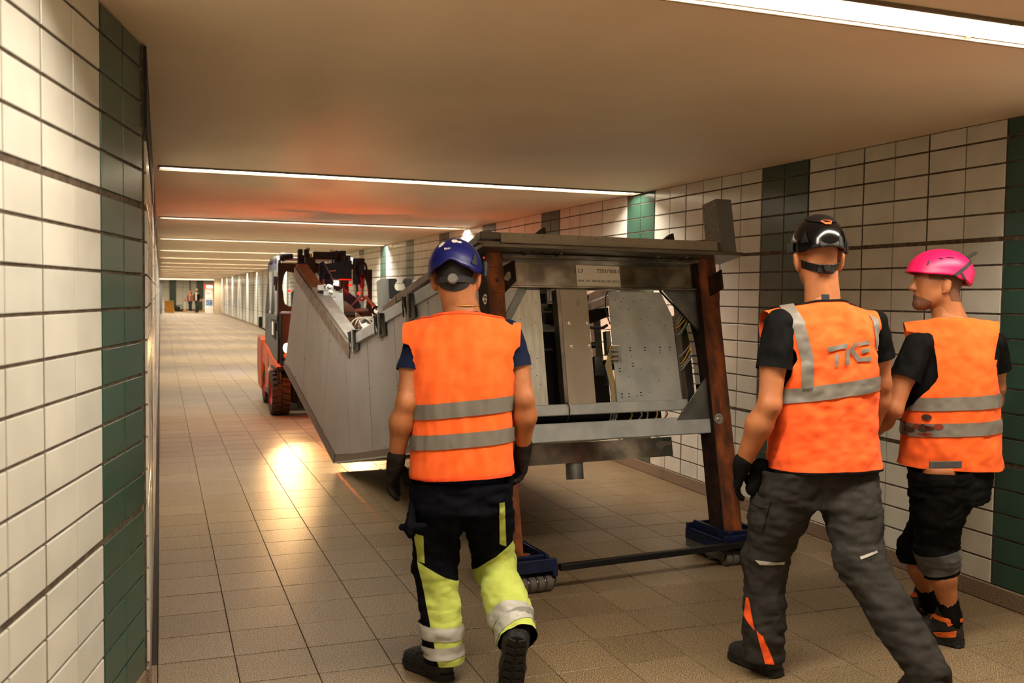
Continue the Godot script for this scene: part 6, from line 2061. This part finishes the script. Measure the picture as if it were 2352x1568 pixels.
	for e in [1.0, -1.0]:
		v = armhole(v, j.neck - b.y * 0.235 + b.x * (0.13 if e > 0.0 else 0.16) * e, b.x * e - b.y * 0.10 + b.z * 0.12, b.y, 0.150, 0.105)
		v = notch(v, Plane((b.x * e - b.y * 0.15).normalized(), j.neck - b.y * 0.11 + b.x * (0.222 if e > 0.0 else 0.252) * e), Plane(b.y, j.neck - b.y * 0.19))
	v = cut(v, [Plane(-b.y, j.pelvis + b.y * 0.03), Plane(b.y - b.z * 0.30, j.neck - b.y * 0.005 + b.z * 0.06)])
	var vest := part("vest", shape(v), M.vest_red, b.root)
	part("reflective_band", shape(band(v, j.band1, b.y - b.x * 0.12, 0.030, 0.006)), M.band, vest)
	part("hem", shape(band(v, j.pelvis + b.y * 0.033, b.y, 0.005, 0.002)), M.black_cloth, vest)
	part("collar_trim", shape(band(v, j.neck - b.y * 0.009 + b.z * 0.06, b.y - b.z * 0.30, 0.005, 0.003)), M.black_cloth, vest)
	var eye: Vector3 = (Vector3(0, 1.6, 0) - b.root.position - j.chest).normalized()
	var strips := []
	for q in [["a1", "a2", "a4", "a3"], ["a3", "a4", "a6", "a5"], ["a5", "a6", "a8", "a7"]]: strips.append(cut(v, fence([j[q[0]], j[q[1]], j[q[2]], j[q[3]]], eye), 0.006))
	part("reflective_strap", shape(merged(merged(strips[0], strips[1]), strips[2])), M.band, vest)
	strips = []
	for q in [["c1", "c2", "c4", "c3"], ["c3", "c4", "c6", "c5"]]: strips.append(cut(v, fence([j[q[0]], j[q[1]], j[q[2]], j[q[3]]], eye), 0.006))
	part("reflective_strap", shape(merged(strips[0], strips[1])), M.band, vest)
	# the three letters, stroke by stroke
	var letters := {"letter_t": ["t1", "t2"], "letter_k": ["k1", "k2", "k3"], "letter_e": ["e1", "e2", "e3"]}
	for name_ in letters:
		var all := {}
		for q in letters[name_]:
			var g := cut(v, fence([j[q + "a"], j[q + "b"], j[q + "c"], j[q + "d"]], eye), 0.006)
			all = g if all.is_empty() else merged(all, g)
		part(name_, shape(all), M.band, vest)
	var t := trousers(b, [[-0.12, 0.185, 0.13], [-0.02, 0.195, 0.13], [0.05, 0.18, 0.12]], [[0.122, 0.112, 0.092, 0.080, 0.082], [0.122, 0.112, 0.092, 0.084, 0.078]],
		[Plane(Vector3.DOWN, j.ankle_l - Vector3(0, 0.055, 0)) if false else Plane(Vector3.DOWN, Vector3(0, 0.065, 0))], 0.010, 5)
	var tr := part("trousers", shape(t), M.charcoal, b.root)
	part("orange_insert", shape(cut(t, fence([j.o1, j.o2, j.o3, j.o4], eye), 0.003)), M.vest_red, tr)
	part("orange_insert", shape(cut(t, fence([j.o5, j.o6, j.o7, j.o8], eye), 0.003)), M.vest_red, tr)
	part("knee_piping", shape(cut(t, fence([j.kp1, j.kp2, j.kp3, j.kp4], eye), 0.003)), M.band_light, tr)
	part("knee_piping", shape(cut(t, fence([j.kq1, j.kq2, j.kq3, j.kq4], eye), 0.003)), M.band_light, tr)
	part("pocket_flap", shape(Field.folds(cut(t, fence([j.f1, j.f2, j.f3, j.f4], eye), 0.010), 0.003, Vector3(30, 30, 30), 4)), M.charcoal, tr)
	part("leg_pocket", shape(cut(t, fence([j.f4, j.f3, j.f6, j.f5], eye), 0.006)), M.charcoal, tr)
	var pq := Field.new(0.008)
	pq.cap(j.pk3, j.pk4, 0.045, 0.035, 0.02, b.z, 0.5)
	part("holster_pocket", shape(pq.mesh()), M.black_cloth, tr)
	part("folded_paper", MB.new().bar(j.pp1, j.pp2, 0.035, 0.006, b.z).done(), M.paper, tr)
	boot(b, j.heel_l, (j.toe_l - j.heel_l), Vector3.UP, j.ankle_l, M.boot_brown, M.sole, 0.0)
	boot(b, j.heel_r, j.foot_f, j.foot_s, j.ankle_r, M.boot_brown, M.sole, 0.0)
	glove(b, "_l", M.glove_black, 0.5)
	glove(b, "_r", M.glove_black, 0.6)
	part("collar_tag", MB.new().box(j.neck + b.z * 0.075 - b.x * 0.03 + b.y * 0.012, Vector3(0.035, 0.025, 0.004), 0.001, Basis(b.x, b.y, b.z)).done(), M.strap, b.root)
	# helmet: glossy, stepped
	var c := hd(b, 0.0, 0.052, -0.012)
	var sh := helmet_shell(b, c, b.hr, b.hu, b.hf, Vector3(0.106, 0.126, 0.138), [1.60, 1.62, 1.66, 1.78, 1.84, 1.76, 1.70, 1.76, 1.84, 1.78, 1.66, 1.62], 0.004, 0.012)
	var h := part("helmet", shape(sh), M.helmet_black, b.root)
	part("orange_badge", patch(sh, c, b.hu * 0.62 - b.hf * 0.78, b.hu, 0.046, 0.026, 0.004, [[-0.5, -1], [0.5, -1], [1, 0.6], [0.8, 1], [-0.8, 1], [-1, 0.6]]), M.vest_red, h)
	part("top_pad", shape(cut({"v": sh.v.slice(0, 23 * 48), "n": sh.n.slice(0, 23 * 48), "i": sh.i.slice(0, 22 * 48 * 6)}, [Plane(-(b.hu * 0.97 - b.hf * 0.25).normalized(), c + b.hu * 0.108)], 0.004)), M.plastic, h)
	part("rim_plate", patch(sh, c, -b.hf * 1.0 - b.hu * 0.10, b.hu, 0.075, 0.010, 0.003), M.strap, h)
	for s in [-1.0, 1.0]:
		part("side_panel", patch(sh, c, b.hr * 0.72 * s + b.hu * 0.28 - b.hf * 0.66, b.hu, 0.045, 0.055, 0.005, [[-0.9, -1], [0.9, -1], [0.1 * s, 1]]), M.plastic, h)
		part("side_mount", MB.new().box(hd(b, 0.117 * s, 0.040, -0.01), Vector3(0.016, 0.05, 0.05), 0.006, Basis(b.hr, b.hu, -b.hf)).done(), M.plastic, h)
	cradle(b, h, -0.018, 0.080, 0.096, 0.016, 0.034, 0.034, M.plastic)
	part("nape_pad", MB.new().box(hd(b, 0, -0.058, -0.100), Vector3(0.07, 0.030, 0.012), 0.005, Basis(b.hr, b.hu, -b.hf)).done(), M.plastic, h)


# --- worker with the pink helmet, face in profile
func worker_pink() -> void:
	var W3 := {
		pelvis = Vector3(3.429, 0.805, -3.403),
		hip_l = Vector3(3.320, 0.819, -3.358),
		hip_r = Vector3(3.532, 0.793, -3.439),
		chest = Vector3(3.456, 1.240, -3.393),
		neck = Vector3(3.406, 1.524, -3.411),
		head = Vector3(3.358, 1.676, -3.450),
		shoulder_l = Vector3(3.232, 1.397, -3.422),
		shoulder_r = Vector3(3.694, 1.397, -3.433),
		elbow_l = Vector3(3.100, 1.107, -3.417),
		wrist_l = Vector3(3.227, 0.917, -3.733),
		knuckle_l = Vector3(3.244, 0.865, -3.812),
		tip_l = Vector3(3.245, 0.838, -3.876),
		elbow_r = Vector3(3.779, 1.184, -3.487),
		wrist_r = Vector3(3.849, 0.959, -3.642),
		knuckle_r = Vector3(3.866, 0.893, -3.710),
		tip_r = Vector3(3.883, 0.862, -3.768),
		knee_l = Vector3(3.366, 0.448, -3.404),
		ankle_l = Vector3(3.437, 0.142, -3.378),
		knee_r = Vector3(3.473, 0.378, -3.642),
		ankle_r = Vector3(3.525, 0.141, -3.602),
		heel_l = Vector3(3.475, 0.000, -3.338),
		toe_l = Vector3(3.397, 0.000, -3.481),
		heel_r = Vector3(3.612, 0.060, -3.573),
		toe_r = Vector3(3.491, 0.000, -3.665),
		band1 = Vector3(3.288, 1.136, -3.284),
		band2 = Vector3(3.283, 1.019, -3.286),
		s1 = Vector3(3.153, 1.030, -3.313),
		s2 = Vector3(3.153, 1.030, -3.313),
		s3 = Vector3(3.187, 1.005, -3.300),
		s4 = Vector3(3.155, 0.978, -3.312),
		s5 = Vector3(3.126, 0.933, -3.323),
		s6 = Vector3(3.209, 1.456, -3.292),
		s7 = Vector3(3.244, 0.915, -3.279),
		w1 = Vector3(3.183, 0.890, -3.291),
		w2 = Vector3(3.336, 0.892, -3.234),
		w3 = Vector3(3.319, 0.861, -3.241),
		w4 = Vector3(3.198, 0.856, -3.285),
		f1 = Vector3(3.093, 0.749, -3.324),
		f2 = Vector3(3.187, 0.750, -3.289),
		f3 = Vector3(3.179, 0.721, -3.292),
		f4 = Vector3(3.094, 0.714, -3.324),
	}
	var b := person("worker in pink helmet and stained orange vest, knee-length trousers, face in profile", W3, Vector3(0.80, 0, 0.60), Vector3(-0.90, -0.06, -0.42), Vector3(0.03, 1.0, 0.0))
	var head := skin(b, M.skin, true)
	var j := b.j
	var L: float = (j.neck - j.pelvis).length()
	part("hair", shape(cut(head, [Plane((b.hf * 0.9 - b.hu * 0.35).normalized(), hd(b, 0, -0.05, -0.035)), Plane(b.hf, hd(b, 0, 0, -0.028)), Plane(-b.hu, hd(b, 0, -0.075, 0))], 0.0025)), M.stubble, b.root)
	part("sideburn_hair", shape(cut(head, [Plane(-b.hu, hd(b, 0, 0.018, 0)), Plane(b.hf, hd(b, 0, 0, 0.058))], 0.002)), M.stubble, b.root)
	part("beard", shape(cut(head, [Plane(b.hu - b.hf * 0.45, hd(b, 0, -0.066, 0.074)), Plane(-b.hf, hd(b, 0, 0, 0.036)), Plane(-b.hu, hd(b, 0, -0.122, 0))], 0.0018)), M.stubble, b.root)
	for s in [-1.0, 1.0]:
		part("eye", MB.new().lathe([Vector2(0, 0.004), Vector2(0.008, 0.002), Vector2(0.011, 0)], 12, Transform3D(Basis(b.hr, b.hf, b.hu).rotated(b.hu, -0.5 * s) * Basis.from_scale(Vector3(1, 1, 0.5)), hd(b, 0.034 * s, 0.006, 0.0835))).done(), M.ink, b.root)
		part("eyebrow", MB.new().tube([hd(b, 0.016 * s, 0.029, 0.094), hd(b, 0.035 * s, 0.032, 0.088), hd(b, 0.052 * s, 0.024, 0.072)], 0.0035, 6).done(), M.hair, b.root)
	shirt(b, [[0.0, 0.17, 0.12], [0.35, 0.19, 0.125], [L - 0.15, 0.205, 0.115], [L - 0.04, 0.10, 0.08], [L - 0.005, 0.07, 0.068]], M.black_cloth, 0.060, 0.070, 0.54)
	var keys := [[0.02, 0.228, 0.185, 0, -0.03], [0.12, 0.217, 0.172, 0, -0.015], [0.28, 0.205, 0.150], [0.42, 0.205, 0.142], [0.54, 0.200, 0.13], [0.61, 0.185, 0.115], [0.68, 0.13, 0.10], [L, 0.09, 0.085]]
	var v := trunk(b, keys, 0.0085, func(f):
		for s in [-1.0, 1.0]: f.cap(j.neck - b.y * 0.05 + b.x * 0.06 * s, j.neck - b.y * 0.095 + b.x * 0.20 * s, 0.052, 0.07, 0.04))
	v = Field.folds(v, 0.008, Vector3(8, 4, 8), 41)
	v = Field.folds(v, 0.005, Vector3(12, 12, 12), 42)
	for e in [1.0, -1.0]:
		v = armhole(v, j.neck - b.y * (0.215 if e > 0.0 else 0.235) + b.x * 0.09 * e + b.z * (0.0 if e > 0.0 else 0.01), b.x * e - b.y * 0.08 + b.z * (0.16 if e < 0.0 else -0.35), b.y, (0.160 if e > 0.0 else 0.185), (0.105 if e > 0.0 else 0.125))
		v = notch(v, Plane((b.x * e - b.y * 0.20).normalized(), j.neck - b.y * 0.10 + b.x * 0.185 * e), Plane(b.y, j.neck - b.y * 0.19))
	v = cut(v, [Plane(-b.y - b.x * 0.03, j.pelvis + b.y * 0.035), Plane(b.y - b.z * 0.30, j.neck + b.z * 0.06)])
	var vest := part("vest", shape(v), M.vest, b.root)
	part("reflective_band", shape(band(v, j.band1, b.y - b.x * 0.05 + b.z * 0.02, 0.030, 0.006)), M.band, vest)
	part("reflective_band", shape(band(v, j.band2, b.y - b.x * 0.05 + b.z * 0.02, 0.030, 0.006)), M.band, vest)
	var eye: Vector3 = (Vector3(0, 1.6, 0) - b.root.position - j.chest).normalized()
	var sx := eye.cross(b.y).normalized() * -1.0
	var rg := RandomNumberGenerator.new()
	rg.seed = 5
	for n in 16:
		var ring := []
		var c0: Vector3 = j.s1 + sx * rg.randfn(0.0, 0.05) + b.y * rg.randfn(0.0, 0.032)
		var w0 := rg.randf_range(0.006, 0.024)
		var h0 := w0 * rg.randf_range(0.3, 0.8)
		for k in 11: ring.append(c0 + sx * cos(TAU * k / 11) * w0 + b.y * sin(TAU * k / 11) * h0)
		var spot := cut(v, fence(ring, eye), 0.0075)
		if not spot.i.is_empty(): part("grease_stain", shape(spot), M.dirt if n % 3 == 0 else M.dirt_light, vest)
	var t := trousers(b, [[-0.12, 0.165, 0.145], [-0.02, 0.178, 0.15], [0.05, 0.165, 0.13]], [[0.125, 0.112, 0.092, 0.075, 0.06], [0.125, 0.108, 0.088, 0.075, 0.06]],
		[Plane((j.ankle_l - j.knee_l).normalized(), j.knee_l + (j.ankle_l - j.knee_l).normalized() * 0.115)], 0.009, 6)
	var tr := part("trousers", shape(t), M.black_cloth, b.root)
	var dn: Vector3 = (j.ankle_l - j.knee_l).normalized()
	part("grey_cuff", shape(cut(t, [Plane(-dn, j.knee_l - dn * 0.005), Plane(dn, j.knee_l + dn * 0.098), Plane(-b.z * 0.4 - b.x * 0.2, j.knee_l - b.z * 0.09)], 0.004)), M.grey_cloth, tr)
	part("waist_flap", MB.new().bar((j.w1 + j.w4) / 2, (j.w2 + j.w3) / 2, 0.032, 0.008, Vector3.UP, 0.003).done(), M.grey_cloth, tr)
	part("pocket_flap", shape(cut(t, fence([j.f1, j.f2, j.f3, j.f4], eye), 0.010)), M.black_cloth, tr)
	# socks and boots with orange trim
	for s in ["_l", "_r"]:
		var an: Vector3 = j["ankle" + s]
		var kn: Vector3 = j["knee" + s]
		var f := Field.new(0.007)
		f.cap(an.lerp(kn, 0.20), an - (kn - an).normalized() * 0.03, 0.0475, 0.045, 0.02)
		part("sock", shape(Field.folds(f.mesh(), 0.003, Vector3(60, 10, 60), 3)), M.black_cloth, b.root)
		var F: Vector3 = (j["toe" + s] - j["heel" + s]).normalized()
		var S := Vector3.UP if s == "_l" else (Vector3.UP + Vector3(-0.1, 0, -0.25)).normalized()
		boot(b, j["heel" + s], F, S, j["heel" + s] + F.normalized() * 0.065 + S * 0.125, M.boot, M.sole, 0.015, M.boot_orange)
	# helmet
	var c := hd(b, 0, 0.050, -0.012)
	var sh := helmet_shell(b, c, b.hr, b.hu, b.hf, Vector3(0.112, 0.112, 0.148), [1.58, 1.60, 1.66, 1.68, 1.86, 2.06, 2.10, 2.06, 1.86, 1.68, 1.66, 1.60], 0.006)
	var h := part("helmet", shape(sh), M.helmet_pink, b.root)
	for q in [[0.34, 0.62], [0.06, 0.68], [-0.24, 0.68]]:
		for s in [-1.0, 1.0]: part("vent", patch(sh, c, b.hr * s * 0.9 + b.hu * q[1] + b.hf * q[0], b.hu, 0.022, 0.006, 0.002, [[-1, -0.6], [0.8, -1], [1, 0.2], [-0.6, 1]]), M.hole, h)
	part("vent", patch(sh, c, -b.hr * 0.55 + b.hu * 0.15 - b.hf * 0.9, b.hu, 0.018, 0.014, 0.002, [[-1, -1], [-0.2, -0.5], [1, 1], [0.2, 0.6]]), M.hole, h)
	part("front_clip", patch(sh, c, -b.hr * 0.75 + b.hu * 0.36 + b.hf * 0.72, b.hu, 0.012, 0.028, 0.004, [[-0.8, -1], [0.3, -0.9], [1, 0.7], [0.4, 1], [-0.4, 0.3]]), M.strap, h)
	var side := [[-0.10, -0.02], [-0.12, 0.022], [-0.105, 0.062], [-0.05, 0.10]]
	for s in [-1.0, 1.0]:
		part("strap", shape(cut({"v": sh.v.slice(0, 23 * 48), "n": sh.n.slice(0, 23 * 48), "i": sh.i.slice(0, 22 * 48 * 6)}, [Plane((b.hu * 0.80 + b.hf * 0.60).normalized(), hd(b, 0, 0.052, -0.042)), Plane(-(b.hu * 0.80 + b.hf * 0.60).normalized(), hd(b, 0, 0.040, -0.052)), Plane(b.hr * -s, c), Plane(-b.hf, hd(b, 0, 0, -0.13))], 0.004)), M.strap, h)
		part("strap", shape(cut({"v": sh.v.slice(0, 23 * 48), "n": sh.n.slice(0, 23 * 48), "i": sh.i.slice(0, 22 * 48 * 6)}, [Plane((b.hu * 0.5 - b.hf * 0.86).normalized(), hd(b, 0, 0.03, -0.086)), Plane(-(b.hu * 0.5 - b.hf * 0.86).normalized(), hd(b, 0, 0.03, -0.072)), Plane(b.hr * -s, c), Plane(b.hu, hd(b, 0, 0.05, 0))], 0.004)), M.strap, h)
	part("buckle", MB.new().box(hd(b, -0.085, 0.072, -0.075), Vector3(0.012, 0.030, 0.022), 0.004, Basis(b.hr, b.hu, -b.hf)).done(), M.strap, h)
	part("lamp_loop", MB.new().bar(hd(b, -0.03, 0.112, -0.10), hd(b, -0.035, 0.150, -0.155), 0.020, 0.012, b.hr, 0.003).done(), M.strap, h)


# --- two passers-by far down the passage
func passers_by() -> void:
	var specs := [
		["distant man in dark jacket and white shirt walking in the far hall", Vector3(2.60, 0, -75.6), 1.0, Color(0.035, 0.035, 0.04), Color(0.85, 0.83, 0.78), Color(0.22, 0.22, 0.17)],
		["distant long-haired woman in brown top and black trousers in the far hall", Vector3(2.15, 0, -76.6), 0.92, Color(0.42, 0.20, 0.08), Color(0.45, 0.42, 0.42), Color(0.03, 0.03, 0.03)]]
	for q in specs:
		var k: float = q[2]
		var o := thing("person", q[0], "person", Transform3D(Basis.from_scale(Vector3.ONE * k).rotated(Vector3.UP, -0.5), q[1]))
		var f := Field.new(0.02)
		f.chain([Vector3(0, 0.95, 0), Vector3(0, 1.35, 0)], [0.11, 0.12]).cap(Vector3(0, 1.42, 0), Vector3(0, 1.58, 0), 0.05, 0.05).ell(Vector3(0, 1.68, 0.01), Basis(), Vector3(0.08, 0.12, 0.10))
		for s in [-1.0, 1.0]:
			f.chain([Vector3(0.18 * s, 1.40, 0), Vector3(0.24 * s, 1.12, -0.04), Vector3(0.22 * s, 0.90, 0.08)], [0.05, 0.045, 0.035])
			f.chain([Vector3(0.09 * s, 0.92, 0), Vector3(0.10 * s, 0.50, 0.10 * s), Vector3(0.10 * s, 0.06, 0.05 * s)], [0.08, 0.06, 0.045])
		part("body", shape(f.mesh()), M.skin, o)
		var g := Field.new(0.02)
		g.cap(Vector3(-0.06, 0.95, 0), Vector3(-0.09, 1.36, 0), 0.13, 0.12).cap(Vector3(0.06, 0.95, 0), Vector3(0.09, 1.36, 0), 0.13, 0.12)
		for s in [-1.0, 1.0]: g.chain([Vector3(0.18 * s, 1.40, 0), Vector3(0.24 * s, 1.12, -0.04), Vector3(0.22 * s, 0.95, 0.06)], [0.07, 0.065, 0.055])
		var gm := g.mesh()
		part("jacket", shape(gm), plain(q[3], 0.8), o)
		part("shirt", shape(cut(gm, [Plane(Vector3.RIGHT, Vector3(0.06, 0, 0)), Plane(Vector3.LEFT, Vector3(-0.07, 0, 0)), Plane(Vector3.FORWARD, Vector3.ZERO), Plane(Vector3.UP, Vector3(0, 1.44, 0))], 0.01)), plain(q[4], 0.8), o)
		var l := Field.new(0.02)
		l.cap(Vector3(-0.04, 0.92, 0), Vector3(0.04, 0.92, 0), 0.13, 0.13)
		for s in [-1.0, 1.0]: l.chain([Vector3(0.09 * s, 0.90, 0), Vector3(0.10 * s, 0.50, 0.10 * s), Vector3(0.10 * s, 0.10, 0.05 * s)], [0.10, 0.08, 0.065])
		part("trousers", shape(l.mesh()), plain(q[5], 0.8), o)
		for s in [-1.0, 1.0]:
			var sh := Field.new(0.015)
			sh.cap(Vector3(0.10 * s, 0.045, 0.05 * s - 0.04), Vector3(0.10 * s, 0.045, 0.05 * s + 0.14), 0.045, 0.042)
			part("shoe", shape(sh.mesh()), M.plastic if k == 1.0 else M.paper, o)
		var hr := Field.new(0.015)
		hr.ell(Vector3(0, 1.72, -0.015), Basis(), Vector3(0.09, 0.105, 0.105))
		if k < 1.0: hr.cap(Vector3(-0.05, 1.68, -0.05), Vector3(-0.06, 1.38, -0.07), 0.055, 0.04).cap(Vector3(0.05, 1.68, -0.05), Vector3(0.06, 1.38, -0.07), 0.055, 0.04)
		part("hair", shape(cut(hr.mesh(), [Plane(Vector3(0, -0.5, 0.9).normalized(), Vector3(0, 1.68, 0.06))])), M.hair, o)
